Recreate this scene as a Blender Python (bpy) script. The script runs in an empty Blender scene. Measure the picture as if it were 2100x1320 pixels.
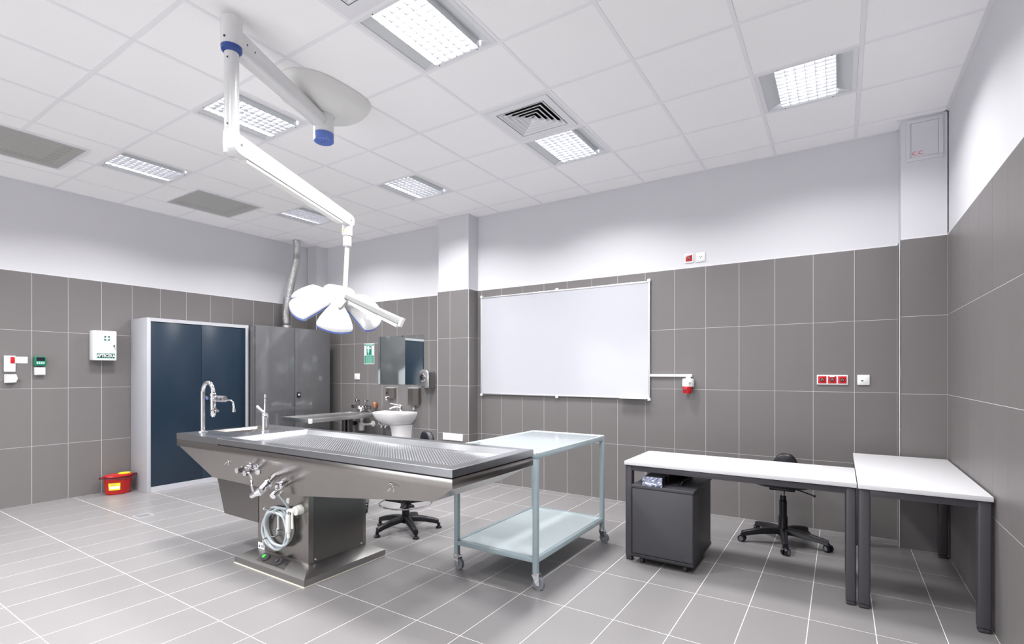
import bpy, bmesh, math, random
from mathutils import Vector, Matrix
random.seed(4)
PI = math.pi
S = bpy.context.scene
C = S.collection

# ------------------------------------------------------------------ camera, exposure, lights
cam_d = bpy.data.cameras.new('camera'); cam = bpy.data.objects.new('camera', cam_d); C.objects.link(cam)
cam.location = (0, 0, 1.3684); cam.rotation_euler = (PI/2, 0, math.radians(33.07))
cam_d.sensor_width = 36; cam_d.lens = 1046.18/2100*36
cam_d.shift_x = (1050-1041.49)/2100; cam_d.shift_y = (764.14-660)/2100
cam_d.clip_start = 0.02
S.camera = cam
S.view_settings.view_transform = 'Standard'; S.view_settings.look = 'None'
S.view_settings.gamma = 1; S.view_settings.use_curve_mapping = False
S.view_settings.exposure = 0.10
S.cycles.max_bounces = 14; S.cycles.diffuse_bounces = 10; S.cycles.glossy_bounces = 6
S.cycles.use_denoising = True; S.cycles.sample_clamp_indirect = 6
W = bpy.data.worlds.new('world'); S.world = W; W.use_nodes = True
W.node_tree.nodes['Background'].inputs[0].default_value = (0.9, 0.93, 1, 1)
W.node_tree.nodes['Background'].inputs[1].default_value = 0.3
GX0, GP, GY0, GQ = 0.11, 0.604, 1.32, 0.603          # ceiling grid
def cell(i, j): return (GX0+GP*(i+.5), GY0+GQ*(j+.5))
LIGHT_CELLS = [(i, j) for j in (1, 4, -2, -5) for i in (-4, -7, -1, -10)]
LAMP_W = 39.0
area = bpy.data.lights.new('lamp_glow', 'AREA'); area.shape = 'RECTANGLE'; area.size = .32; area.size_y = .52
area.energy = LAMP_W; area.color = (1.0, 0.985, 1.0); area.spread = math.radians(144)
CZ = 3.34
area_r = area.copy(); area_r.energy = LAMP_W*.66
for (i, j) in LIGHT_CELLS:
    x, y = cell(i, j); o = bpy.data.objects.new('lamp_glow', area_r if i == -1 else area); C.objects.link(o); o.location = (x, y, CZ-.008)

# invented fill light behind the camera, added to lift the ceiling
fill = bpy.data.lights.new('rear_fill', 'AREA'); fill.shape = 'RECTANGLE'; fill.size = 5.2; fill.size_y = 1.9
fill.energy = 115; fill.color = (.93, .95, 1.0)
fill_o = bpy.data.objects.new('rear_fill', fill); C.objects.link(fill_o); fill_o.location = (-3.8, -3.44, 1.30); fill_o.rotation_euler = (PI/2, 0, 0)

# ------------------------------------------------------------------ materials
MT = {}
def mat(name, col, rough=.5, metal=0., emit=None, noise=0., nscale=30, bump=0., bscale=200, coat=0., rnd=0., spec=.5, stretch=None, aniso=0.):
    m = bpy.data.materials.new(name); m.use_nodes = True; nt = m.node_tree; b = nt.nodes['Principled BSDF']
    b.inputs['Base Color'].default_value = (*col, 1); b.inputs['Roughness'].default_value = rough; b.inputs['Metallic'].default_value = metal
    b.inputs['Specular IOR Level'].default_value = spec
    if coat: b.inputs['Coat Weight'].default_value = coat; b.inputs['Coat Roughness'].default_value = .08
    if emit: b.inputs['Emission Color'].default_value = (*emit[:3], 1); b.inputs['Emission Strength'].default_value = emit[3]
    L = nt.links; N = nt.nodes
    tc = N.new('ShaderNodeTexCoord'); src = tc.outputs['Object']
    if stretch:
        mp = N.new('ShaderNodeMapping'); mp.inputs['Scale'].default_value = stretch; L.new(src, mp.inputs[0]); src = mp.outputs[0]
    if noise or rnd:
        nz = N.new('ShaderNodeTexNoise'); nz.inputs['Scale'].default_value = nscale; nz.inputs['Detail'].default_value = 4; L.new(src, nz.inputs['Vector'])
        mr = N.new('ShaderNodeMapRange'); mr.inputs[3].default_value = 1-noise; mr.inputs[4].default_value = 1+noise; L.new(nz.outputs['Fac'], mr.inputs[0])
        fac = mr.outputs[0]
        if rnd:
            oi = N.new('ShaderNodeObjectInfo'); m2 = N.new('ShaderNodeMapRange'); m2.inputs[3].default_value = 1-rnd; m2.inputs[4].default_value = 1+rnd
            L.new(oi.outputs['Random'], m2.inputs[0]); mm = N.new('ShaderNodeMath'); mm.operation = 'MULTIPLY'; L.new(fac, mm.inputs[0]); L.new(m2.outputs[0], mm.inputs[1]); fac = mm.outputs[0]
        hs = N.new('ShaderNodeHueSaturation'); hs.inputs['Color'].default_value = (*col, 1); L.new(fac, hs.inputs['Value']); L.new(hs.outputs[0], b.inputs['Base Color'])
    if bump:
        nb = N.new('ShaderNodeTexNoise'); nb.inputs['Scale'].default_value = bscale; nb.inputs['Detail'].default_value = 3; L.new(src, nb.inputs['Vector'])
        bp = N.new('ShaderNodeBump'); bp.inputs['Strength'].default_value = bump; bp.inputs['Distance'].default_value = .002; L.new(nb.outputs['Fac'], bp.inputs['Height']); L.new(bp.outputs[0], b.inputs['Normal'])
    MT[name] = m; return m
mat('wall_tile', (.161, .152, .149), .42, noise=.03, nscale=9, rnd=.02, bump=.05, bscale=90)
mat('floor_tile', (.214, .208, .208), .33, noise=.035, nscale=5, rnd=.02, bump=.04, bscale=120)
mat('grout', (.62, .61, .61), .8)
mat('floor_grout', (.85, .84, .83), .7)
mat('wall_paint', (.645, .645, .67), .75, noise=.012, nscale=2)
mat('ceiling_board', (.95, .94, .94), .85, noise=.01, nscale=60, bump=.08, bscale=300)
mat('grid_bar', (.86, .85, .87), .5)
mat('plenum', (.02, .02, .02), .9)
mat('white_metal', (.78, .78, .80), .35)
mat('cool_metal', (.66, .68, .69), .3)
mat('mirror_blade', (.88, .89, .91), .22, 1.0)
mat('lamp_tube', (1, 1, 1), .5, emit=(1, .985, 1, 5.5))
mat('lamp_back', (.9, .9, .92), .3, emit=(.97, .98, 1, 1.0))
mat('grille_beige', (.56, .56, .535), .5)
mat('grille_back', (.44, .44, .42), .6)
mat('grille_dark', (.13, .13, .125), .6)
mat('black_void', (.004, .004, .004), .9)
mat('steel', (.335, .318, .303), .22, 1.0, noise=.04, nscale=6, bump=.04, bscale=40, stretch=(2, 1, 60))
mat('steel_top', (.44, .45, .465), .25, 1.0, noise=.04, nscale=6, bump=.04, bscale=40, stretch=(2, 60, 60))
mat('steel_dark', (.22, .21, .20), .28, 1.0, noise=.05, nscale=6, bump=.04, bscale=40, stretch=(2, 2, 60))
mat('chrome', (.86, .86, .88), .06, 1.0)
mat('chrome_dark', (.35, .34, .34), .15, 1.0)
mat('lamp_white', (.70, .70, .70), .22, coat=.3)
mat('lamp_shell_grey', (.34, .345, .335), .35)
mat('canopy_grey', (.74, .74, .71), .35)
mat('blue_ring', (.025, .065, .28), .35)
mat('blue_rim', (.10, .17, .50), .3)
mat('screw_dark', (.06, .06, .06), .4, .6)
mat('yellow', (.85, .72, .02), .45)
mat('navy', (.009, .022, .040), .28, noise=.03, nscale=3)
mat('cabinet_grey', (.42, .425, .455), .4)
mat('cabinet_steel', (.10, .10, .106), .10, .0, spec=1.0, coat=.3)
mat('duct_foil', (.70, .70, .70), .3, 1.0)
mat('cart_paint', (.36, .45, .48), .3, coat=.2)
mat('cart_top', (.32, .365, .385), .16, coat=.5)
mat('cart_sheet', (.62, .72, .74), .16, coat=.5)
mat('cart_rim', (.70, .78, .80), .3)
mat('caster_grey', (.19, .205, .23), .5)
mat('rubber', (.03, .03, .035), .6)
mat('black_plastic', (.006, .006, .010), .36, bump=.05, bscale=300)
mat('desk_white', (.60, .60, .61), .45)
mat('desk_edge', (.66, .66, .69), .4)
mat('desk_leg', (.050, .047, .055), .4)
mat('pedestal_grey', (.052, .051, .058), .5, bump=.08, bscale=400)
mat('pedestal_dark', (.022, .021, .024), .5, bump=.05, bscale=400)
mat('board_white', (.485, .495, .53), .22, coat=.4)
mat('aluminium', (.78, .78, .80), .3, .7)
mat('satin_silver', (.42, .42, .42), .28, .9)
mat('steel_light', (.62, .62, .61), .34, 1.0, noise=.04, nscale=6, bump=.04, bscale=40, stretch=(60, 2, 60))
mat('mirror_glass', (.80, .86, .84), .015, 1.0)
mat('ceramic', (.88, .88, .89), .1, coat=.6)
mat('white_plastic', (.82, .82, .82), .35)
mat('cream_plastic', (.80, .80, .76), .4)
mat('red_plastic', (.52, .006, .012), .3)
mat('red_bucket', (.50, .008, .006), .3, coat=.2)
mat('dark_red', (.10, .004, .008), .4)
mat('green_plastic', (.006, .17, .09), .35)
mat('green_sign', (.005, .22, .14), .4)
mat('dark_green', (.004, .05, .03), .4)
mat('mint', (.50, .76, .66), .4)
mat('paper', (.82, .82, .85), .5)
mat('ink', (.30, .30, .36), .6)
mat('red_ink', (.75, .06, .12), .6)
mat('lcd', (.01, .012, .018), .2)
mat('hose', (.42, .47, .49), .25, coat=.3)
mat('silicone', (.75, .73, .60), .5)
mat('copper', (.45, .2, .11), .4, .5)
mat('green_button', (.05, .55, .08), .3)
m = mat('foil_film', (.45, .48, .62), .12, .6, bump=.9, bscale=30)
mat('dark_tray', (.018, .018, .022), .3)
mat('soap_steel', (.33, .30, .28), .25, .9)
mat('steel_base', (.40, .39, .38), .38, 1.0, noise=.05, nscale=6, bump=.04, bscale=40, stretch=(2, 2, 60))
mat('perforation', (.36, .37, .39), .3, 1.0)

# ------------------------------------------------------------------ helpers
def BM(): return bmesh.new()
def box(bm, x0, x1, y0, y1, z0, z1, bev=0, seg=2):
    r = bmesh.ops.create_cube(bm, size=1)
    vs = r['verts']
    for v in vs:
        v.co = Vector((x0+(v.co.x+.5)*(x1-x0), y0+(v.co.y+.5)*(y1-y0), z0+(v.co.z+.5)*(z1-z0)))
    if bev:
        es = list({e for v in vs for e in v.link_edges})
        bmesh.ops.bevel(bm, geom=es, offset=bev, segments=seg, affect='EDGES', profile=.5)
    return bm
def frame(d):
    d = Vector(d).normalized()
    a = Vector((0, 0, 1)) if abs(d.z) < .9 else Vector((1, 0, 0))
    u = d.cross(a).normalized(); v = d.cross(u).normalized()
    return u, v
def ring(bm, c, u, v, r, n, r2=None):
    r2 = r if r2 is None else r2
    return [bm.verts.new(Vector(c)+u*(math.cos(2*PI*k/n)*r)+v*(math.sin(2*PI*k/n)*r2)) for k in range(n)]
def bridge(bm, a, b):
    n = len(a)
    for k in range(n):
        try: bm.faces.new((a[k], a[(k+1) % n], b[(k+1) % n], b[k]))
        except ValueError: pass
def cap(bm, r):
    try: bm.faces.new(r)
    except ValueError: pass
def cyl(bm, p0, p1, r0, r1=None, n=20, caps=True):
    r1 = r0 if r1 is None else r1
    p0, p1 = Vector(p0), Vector(p1); u, v = frame(p1-p0)
    a = ring(bm, p0, u, v, r0, n); b = ring(bm, p1, u, v, r1, n); bridge(bm, a, b)
    if caps: cap(bm, a); cap(bm, b)
    return bm
def lathe(bm, prof, o, axis=(0, 0, 1), n=28):
    o = Vector(o); ax = Vector(axis).normalized(); u, v = frame(ax); prev = None; first = None
    for (r, h) in prof:
        cur = ring(bm, o+ax*h, u, v, max(r, 1e-4), n)
        if prev: bridge(bm, prev, cur)
        else: first = cur
        prev = cur
    cap(bm, first); cap(bm, prev); return bm
def smoothpath(pts, sub=8, closed=False):
    P = [Vector(p) for p in pts]; n = len(P); out = []
    rng = n if closed else n-1
    for i in range(rng):
        if closed: a, b, c, d = P[(i-1) % n], P[i], P[(i+1) % n], P[(i+2) % n]
        else: a, b, c, d = P[max(i-1, 0)], P[i], P[i+1], P[min(i+2, n-1)]
        for k in range(sub):
            t = k/sub
            out.append(.5*((2*b)+(-a+c)*t+(2*a-5*b+4*c-d)*t*t+(-a+3*b-3*c+d)*t**3))
    if not closed: out.append(P[-1])
    return out
def tube(bm, pts, r, n=10, sub=6, smooth=True, closed=False, rfun=None):
    P = smoothpath(pts, sub, closed) if smooth else [Vector(p) for p in pts]
    prev = None; first = None; u = None; N = len(P)
    for i, p in enumerate(P):
        d = (P[(i+1) % N]-P[i-1]) if closed else (P[min(i+1, N-1)]-P[max(i-1, 0)])
        d.normalize()
        if u is None: u, v = frame(d)
        else:
            u = (u-d*u.dot(d)).normalized(); v = d.cross(u).normalized()
        rr = r if rfun is None else rfun(i/(N-1))
        cur = ring(bm, p, u, v, rr, n)
        if prev: bridge(bm, prev, cur)
        else: first = cur
        prev = cur
    if closed: bridge(bm, prev, first)
    else: cap(bm, first); cap(bm, prev)
    return bm
def loft(bm, rings, caps=True):
    R = [[bm.verts.new(Vector(p)) for p in r] for r in rings]
    for a, b in zip(R, R[1:]): bridge(bm, a, b)
    if caps: cap(bm, R[0]); cap(bm, R[-1])
    return bm
def prism(bm, poly, axis, a, b):
    def P(p, t):
        if axis == 'z': return (p[0], p[1], t)
        if axis == 'y': return (p[0], t, p[1])
        return (t, p[0], p[1])
    return loft(bm, [[P(p, a) for p in poly], [P(p, b) for p in poly]])
def bevel_all(bm, off, seg=2, ang=30):
    es = [e for e in bm.edges if len(e.link_faces) == 2 and e.calc_face_angle(0) > math.radians(ang)]
    bmesh.ops.bevel(bm, geom=es, offset=off, segments=seg, affect='EDGES', profile=.5); return bm
LOC = {}
def mesh_of(name, bm, m, angle=32):
    bmesh.ops.recalc_face_normals(bm, faces=bm.faces)
    me = bpy.data.meshes.new(name); bm.to_mesh(me); bm.free()
    me.materials.append(MT[m]) if isinstance(m, str) else me.materials.append(m)
    me.polygons.foreach_set('use_smooth', [True]*len(me.polygons))
    me.set_sharp_from_angle(angle=math.radians(angle))
    return me
def obj(name, bm, m, parent=None, label=None, angle=32):
    o = bpy.data.objects.new(name, mesh_of(name, bm, m, angle)); C.objects.link(o)
    if parent is not None:
        o.parent = parent
        if parent.name in LOC: o.matrix_parent_inverse = Matrix.Translation(-LOC[parent.name])
    if label: o['label'] = label
    return o
def thing(name, label, cat, loc=(0, 0, 0), group=None, local=False):
    o = bpy.data.objects.new(name, None); C.objects.link(o); o.location = loc; o.empty_display_size = .1
    o['label'] = label; o['category'] = cat
    if group: o['group'] = group
    if not local: LOC[o.name] = Vector(loc)
    return o
def tag(o, label, cat, group=None):
    o['label'] = label; o['category'] = cat
    if group: o['group'] = group
    return o
def struct(name, bm, m, parent=None):
    o = obj(name, bm, m, parent); o['kind'] = 'structure'
    return o
def copy_tree(root, loc, rotz=0, label=None):
    r = root.copy(); C.objects.link(r); r.location = loc; r.rotation_euler = (0, 0, rotz)
    if label: r['label'] = label
    for ch in list(root.children):
        c = ch.copy(); C.objects.link(c); c.parent = r
        for g in list(ch.children):
            d = g.copy(); C.objects.link(d); d.parent = c
    return r
def text(name, s, size, loc, rot, m, parent=None, ext=.0005, align='CENTER', sx=1, bold=0):
    cu = bpy.data.curves.new(name, 'FONT'); cu.body = s; cu.size = size; cu.extrude = ext; cu.align_x = align; cu.align_y = 'CENTER'; cu.offset = bold
    cu.materials.append(MT[m]); o = bpy.data.objects.new(name, cu); C.objects.link(o)
    o.location = loc; o.rotation_euler = rot; o.scale = (sx, 1, 1)
    if parent is not None:
        o.parent = parent
        if parent.name in LOC: o.matrix_parent_inverse = Matrix.Translation(-LOC[parent.name])
    me = bpy.data.meshes.new_from_object(o); o2 = bpy.data.objects.new(name, me); C.objects.link(o2)
    o2.location, o2.rotation_euler, o2.scale, o2.parent, o2.matrix_parent_inverse = o.location, o.rotation_euler, o.scale, o.parent, o.matrix_parent_inverse
    me.materials.clear(); me.materials.append(MT[m])
    bpy.data.objects.remove(o); bpy.data.curves.remove(cu)
    return o2

# ------------------------------------------------------------------ room shell
XL, YB, XR, YF = -7.05, 5.225, .679, -3.5
TH, TW = .602, .30            # tile pitch
TOP = 4*TH                    # 2.408
JW, JR = .0036, .0006
bm = BM(); box(bm, XL-.2, XR+.2, YF-.2, YB+.2, -.15, -JR); floor = struct('floor', bm, 'floor_grout')
bm = BM(); box(bm, XL-.2, XR+.2, YF-.2, YB+.2, 3.46, 3.56); ceiling = struct('ceiling', bm, 'plenum')
def wall(name, x0, x1, y0, y1):
    bm = BM(); box(bm, x0, x1, y0, y1, 0, 3.46); return struct(name, bm, 'wall_paint')
PB = .008                     # paint lies this far behind the tile face
wl = wall('wall_left', XL-.15, XL-PB, YF, YB+.15)
wb = wall('wall_back', XL, XR, YB+PB, YB+.15)
wr = wall('wall_right', XR+PB, XR+.15, YF, YB+.15)
wf = wall('wall_front', XL, XR, YF-.15, YF-PB)
TM = {}
def tile_mesh(w, h, kind):
    k = (round(w, 4), round(h, 4), kind)
    if k not in TM:
        bm = BM()
        if kind == 'f': box(bm, JW/2, w-JW/2, JW/2, h-JW/2, -.008, 0)
        elif kind == 'w': box(bm, .0015, w-.0015, 0, .0075, .0015, h-.0015)
        TM[k] = mesh_of('tile', bm, 'floor_tile' if kind == 'f' else 'wall_tile')
    return TM[k]
def put_tile(parent, w, h, kind, loc, rz=0):
    if w < .012: return
    o = bpy.data.objects.new('tile', tile_mesh(w, h, kind)); C.objects.link(o)
    o.location = loc; o.rotation_euler = (0, 0, rz); o.parent = parent
def cuts(a, b, off, p):
    k = math.ceil((a-off)/p-1e-6); out = [a]
    while off+k*p < b-1e-6:
        if off+k*p > a+1e-6: out.append(off+k*p)
        k += 1
    return out+[b]
def tiled(parent, axis, pos, a, b, off, p=TW):
    """face at pos; axis 'y-' faces -Y (runs in X), 'x+' faces +X (runs in Y), 'x-' faces -X"""
    c = cuts(a, b, off, p)
    for u0, u1 in zip(c, c[1:]):
        for r in range(4):
            w = u1-u0; z = r*TH
            if axis == 'y-': put_tile(parent, w, TH, 'w', (u0, pos, z), 0)
            elif axis == 'x+': put_tile(parent, w, TH, 'w', (pos, u0, z), PI/2)
            elif axis == 'x-': put_tile(parent, w, TH, 'w', (pos, u1, z), -PI/2)
    bm = BM(); g0, g1 = JR, PB+.001
    if axis == 'y-': box(bm, a, b, pos+g0, pos+g1, 0, TOP+.001)
    elif axis == 'x+': box(bm, pos-g1, pos-g0, a, b, 0, TOP+.001)
    else: box(bm, pos+g0, pos+g1, a, b, 0, TOP+.001)
    obj('grout', bm, 'grout', parent)
    bm = BM()
    if axis == 'y-': box(bm, a, b, pos, pos+g1, TOP+.0015, TOP+.007)
    elif axis == 'x+': box(bm, pos-g1, pos, a, b, TOP+.0015, TOP+.007)
    else: box(bm, pos, pos+g1, a, b, TOP+.0015, TOP+.007)
    obj('edge_strip', bm, 'white_metal', parent)
PLX0, PLX1, PLY = -4.358, -3.855, 5.03      # left pillar
PRX0, PRY = .392, 5.025                      # right pillar
CCX, CCY = -6.82, 5.02                       # far corner column
tiled(wl, 'x+', XL, YF, CCY, 1.745)
tiled(wb, 'y-', YB, CCX, PLX0, -3.798+.024, .3022)
tiled(wb, 'y-', YB, PLX1, PRX0, -3.798)
tiled(wr, 'x-', XR, YF, PRY, 4.879)
bm = BM(); box(bm, XL, XR, YF-.002, YF+.0, 0, TOP); o = obj('tile_sheet', bm, 'wall_tile', wf)
def pillar(x0, x1, y0, offs, sideL, sideR):
    bm = BM(); box(bm, x0+PB*sideL, x1-PB*sideR, y0+PB, YB+.05, 0, 3.46); p = struct('pillar', bm, 'wall_paint')
    tiled(p, 'y-', y0, x0, x1, offs)
    if sideL: tiled(p, 'x-', x0, y0, YB, YB-.001)
    if sideR: tiled(p, 'x+', x1, y0, YB, YB-.001)
    bm = BM()
    if sideL: cyl(bm, (x0, y0, 0), (x0, y0, TOP+.006), .004, n=8)
    if sideR: cyl(bm, (x1, y0, 0), (x1, y0, TOP+.006), .004, n=8)
    obj('corner_strip', bm, 'aluminium', p)
pillar(PLX0, PLX1, PLY, -4.152, 1, 1)
pillar(PRX0, XR, PRY, XR, 1, 0)
pillar(XL, CCX, CCY, CCX, 0, 1)
# floor tiles: nearest 300 in view as parts, the rest joined
FX, FP, FY, FQ = -.1453, .3029, 3.287, .5984
cx = cuts(XL, XR, FX, FP); cy = cuts(YF, YB, FY, FQ)
cellsF = []
for x0, x1 in zip(cx, cx[1:]):
    for y0, y1 in zip(cy, cy[1:]):
        mx, my = (x0+x1)/2, (y0+y1)/2
        dep = -mx*math.sin(math.radians(33.07))+my*math.cos(math.radians(33.07)); lat = mx*math.cos(math.radians(33.07))+my*math.sin(math.radians(33.07))
        vis = dep > 1.9 and abs(lat)/dep < 1.16
        cellsF.append((0 if vis else 1, dep if vis else 99+mx*mx+my*my, x0, x1, y0, y1))
cellsF.sort()
rest = BM()
for k, (v, d, x0, x1, y0, y1) in enumerate(cellsF):
    if k < 298: put_tile(floor, x1-x0, y1-y0, 'f', (x0, y0, 0))
    else: box(rest, x0+JW/2, x1-JW/2, y0+JW/2, y1-JW/2, -.008, 0)
o = obj('tile_field', rest, 'floor_tile', floor); o['kind'] = 'stuff'
# ceiling: exposed grid, boards
BW = .024
gx = cuts(XL, XR, GX0, GP); gy = cuts(YF, YB, GY0, GQ)
bmesh_cache = {}
skip = set(LIGHT_CELLS) | {(-4, 3), (-4, 0), (-4, -3)}
for a, (x0, x1) in enumerate(zip(gx, gx[1:])):
    for b, (y0, y1) in enumerate(zip(gy, gy[1:])):
        i = math.floor(((x0+x1)/2-GX0)/GP); j = math.floor(((y0+y1)/2-GY0)/GQ)
        if (i, j) in skip: continue
        w, h = x1-x0-BW-.001, y1-y0-BW-.001
        if w < .03 or h < .03: continue
        key = (round(w, 4), round(h, 4))
        if key not in bmesh_cache:
            bm = BM(); box(bm, -w/2, w/2, -h/2, h/2, 0, .015); bmesh_cache[key] = mesh_of('ceiling_panel', bm, 'ceiling_board')
        o = bpy.data.objects.new('ceiling_panel', bmesh_cache[key]); C.objects.link(o); o.parent = ceiling
        o.location = ((x0+x1)/2, (y0+y1)/2, CZ+.0025+random.uniform(-.0008, .0012))
for x in gx[1:-1]:
    bm = BM(); box(bm, x-BW/2, x+BW/2, YF, YB, CZ, CZ+.004); box(bm, x-.002, x+.002, YF, YB, CZ+.004, CZ+.04); obj('grid_bar', bm, 'grid_bar', ceiling)
for y in gy[1:-1]:
    bm = BM(); box(bm, XL, XR, y-BW/2, y+BW/2, CZ+.0004, CZ+.004); box(bm, XL, XR, y-.002, y+.002, CZ+.004, CZ+.04); obj('grid_bar', bm, 'grid_bar', ceiling)
for (x0, x1, y0, y1) in ((XL-.008, XL+.018, YF, CCY), (XR-.018, XR+.008, YF, PRY), (PLX1, PRX0, YB-.018, YB+.008), (CCX, PLX0, YB-.018, YB+.008), (PLX0-.018, PLX1+.018, PLY-.018, PLY+.008), (PRX0-.018, XR, PRY-.018, PRY+.008), (XL, CCX+.018, CCY-.018, CCY+.008), (XL, XR, YF, YF+.018)):
    bm = BM(); box(bm, x0, x1, y0, y1, CZ-.0005, CZ+.003); obj('wall_angle', bm, 'white_metal', ceiling)

bm = BM(); wx0, wx1, wz0, wz1 = -6.4, -1.2, .35, 2.25
for (a, b, c, d) in ((wx0-.06, wx1+.06, wz0-.06, wz0), (wx0-.06, wx1+.06, wz1, wz1+.06), (wx0-.06, wx0, wz0, wz1), (wx1, wx1+.06, wz0, wz1), (-3.83, -3.77, wz0, wz1)): box(bm, a, b, YF, YF+.05, c, d, .004)
struct('fill_frame', bm, 'white_metal')  # made-up window frame, dresses the added rear fill light

# ------------------------------------------------------------------ recessed ceiling lights (local, z=0 is the ceiling face)
def make_light():
    t = thing('ceiling_light', 'x', 'light', group='recessed louvre ceiling lights', local=True)
    bm = BM(); o, h = .289, .262; hy = .272
    for (x0, x1, y0, y1) in ((-o, -h, -o, o), (h, o, -o, o), (-h, h, -o, -hy), (-h, h, hy, o)): box(bm, x0, x1, y0, y1, -.001, .006)
    obj('frame', bm, 'white_metal', t)
    bm = BM(); box(bm, -.285, .285, -.285, .285, .10, .104)
    for (x0, x1, y0, y1) in ((-.285, -.281, -.285, .285), (.281, .285, -.285, .285), (-.285, .285, -.285, -.281), (-.285, .285, .281, .285)): box(bm, x0, x1, y0, y1, .006, .10)
    obj('housing', bm, 'white_metal', t)
    for s in (-1, 1):
        bm = BM(); loft(bm, [[(s*.262, -.272, .006), (s*.262, .272, .006), (s*.262, .272, .010), (s*.262, -.272, .010)], [(s*.172, -.272, .045), (s*.172, .272, .045), (s*.172, .272, .049), (s*.172, -.272, .049)]])
        obj('side_reflector', bm, 'cool_metal', t)
    bm = BM(); box(bm, -.17, .17, -.27, .27, .075, .078); obj('reflector', bm, 'lamp_back', t)
    for x in (-.128, -.043, .043, .128):
        bm = BM(); cyl(bm, (x, -.26, .052), (x, .26, .052), .013, n=10); obj('lamp_tube', bm, 'lamp_tube', t)
    bm = BM()
    for s in (-1, 1): box(bm, s*.171-.002, s*.171+.002, -.272, .272, -.001, .06)
    for k in range(1, 6):
        x = -.171+k*.057; prism(bm, [(x-.0025, 0), (x+.0025, 0), (x+.006, .024), (x-.006, .024)], 'y', -.272, .272)
    for k in range(0, 12):
        y = -.27+k*.0491; prism(bm, [(y-.0022, .002), (y+.0022, .002), (y+.005, .020), (y-.005, .020)], 'x', -.171, .171)
    obj('louvre', bm, 'mirror_blade', t)
    bm = BM()
    for sx in (-1, 1):
        for sy in (-1, 1): cyl(bm, (sx*.15, sy*.281, -.003), (sx*.15, sy*.281, 0), .004, n=8)
    o = obj('screws', bm, 'screw_dark', t); o['kind'] = 'stuff'
    return t
L_LAB = {(-4, 1): 'large square louvre light at the top, nearest the camera', (-1, 4): 'square louvre light nearest the right wall above the desks',
         (-4, 4): 'glaring louvre light beside the dark-slotted ceiling diffuser', (-7, 1): 'louvre light crossed by the upright tube of the surgical lamp',
         (-10, 1): 'narrow-looking louvre light nearest the left wall', (-7, 4): 'small louvre light above the left pillar, right of the lamp arm',
         (-10, 4): 'farthest small louvre light just left of the lower lamp arm'}
first = True; L0 = make_light()
for (i, j) in LIGHT_CELLS:
    x, y = cell(i, j); lab = L_LAB.get((i, j), 'louvre ceiling light behind the camera, outside the photo')
    if first: L0.location = (x, y, CZ); L0['label'] = lab; first = False
    elif (i, j) in L_LAB or (i, j) == (-1, 1) or j == -2: copy_tree(L0, (x, y, CZ), 0, lab if (i, j) != (-1, 1) else 'louvre ceiling light just above the frame, over the desks')
    else: copy_tree(L0, (x, y, CZ), 0, lab)

# square air diffusers
def make_diffuser():
    t = thing('air_diffuser', 'x', 'vent', group='square ceiling air diffusers', local=True)
    bm = BM()
    for (x0, x1, y0, y1) in ((-.29, -.262, -.29, .29), (.262, .29, -.29, .29), (-.262, .262, -.29, -.262), (-.262, .262, .262, .29)): box(bm, x0, x1, y0, y1, 0, .006)
    for (x0, x1, y0, y1) in ((-.260, -.205, -.260, .260), (.205, .260, -.260, .260), (-.205, .205, -.260, -.205), (-.205, .205, .205, .260)): box(bm, x0, x1, y0, y1, -.006, .004)
    obj('frame', bm, 'white_metal', t)
    bm = BM(); box(bm, -.26, .26, -.26, .26, .12, .123)
    for s in (-1, 1): box(bm, s*.26-.002, s*.26+.002, -.26, .26, .004, .12); box(bm, -.26, .26, s*.26-.002, s*.26+.002, .004, .12)
    obj('plenum_box', bm, 'black_void', t)
    for k in range(5):
        a = .198-k*.037; b = a-.034
        bm = BM(); sq = lambda r, z: [(-r, -r, z), (r, -r, z), (r, r, z), (-r, r, z)]
        loft(bm, [sq(a, -.005), sq(b, .022), sq(b-.003, .020), sq(a-.006, -.006), sq(a, -.005)], caps=False)
        bmesh.ops.remove_doubles(bm, verts=bm.verts, dist=1e-5)
        obj('vane', bm, 'white_metal', t)
    bm = BM(); sq = lambda r, z: [(-r, -r, z), (r, -r, z), (r, r, z), (-r, r, z)]
    loft(bm, [sq(.014, -.005), sq(.004, .004)]); obj('centre_vane', bm, 'white_metal', t)
    return t
D0 = make_diffuser(); x, y = cell(-4, 3); D0.location = (x, y, CZ); D0['label'] = 'square white air diffuser with black slots in the ceiling middle'
x, y = cell(-4, 0); copy_tree(D0, (x, y, CZ), 0, 'white air diffuser cut by the top edge of the photo')
x, y = cell(-4, -3); copy_tree(D0, (x, y, CZ), 0, 'air diffuser behind the camera')

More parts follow.
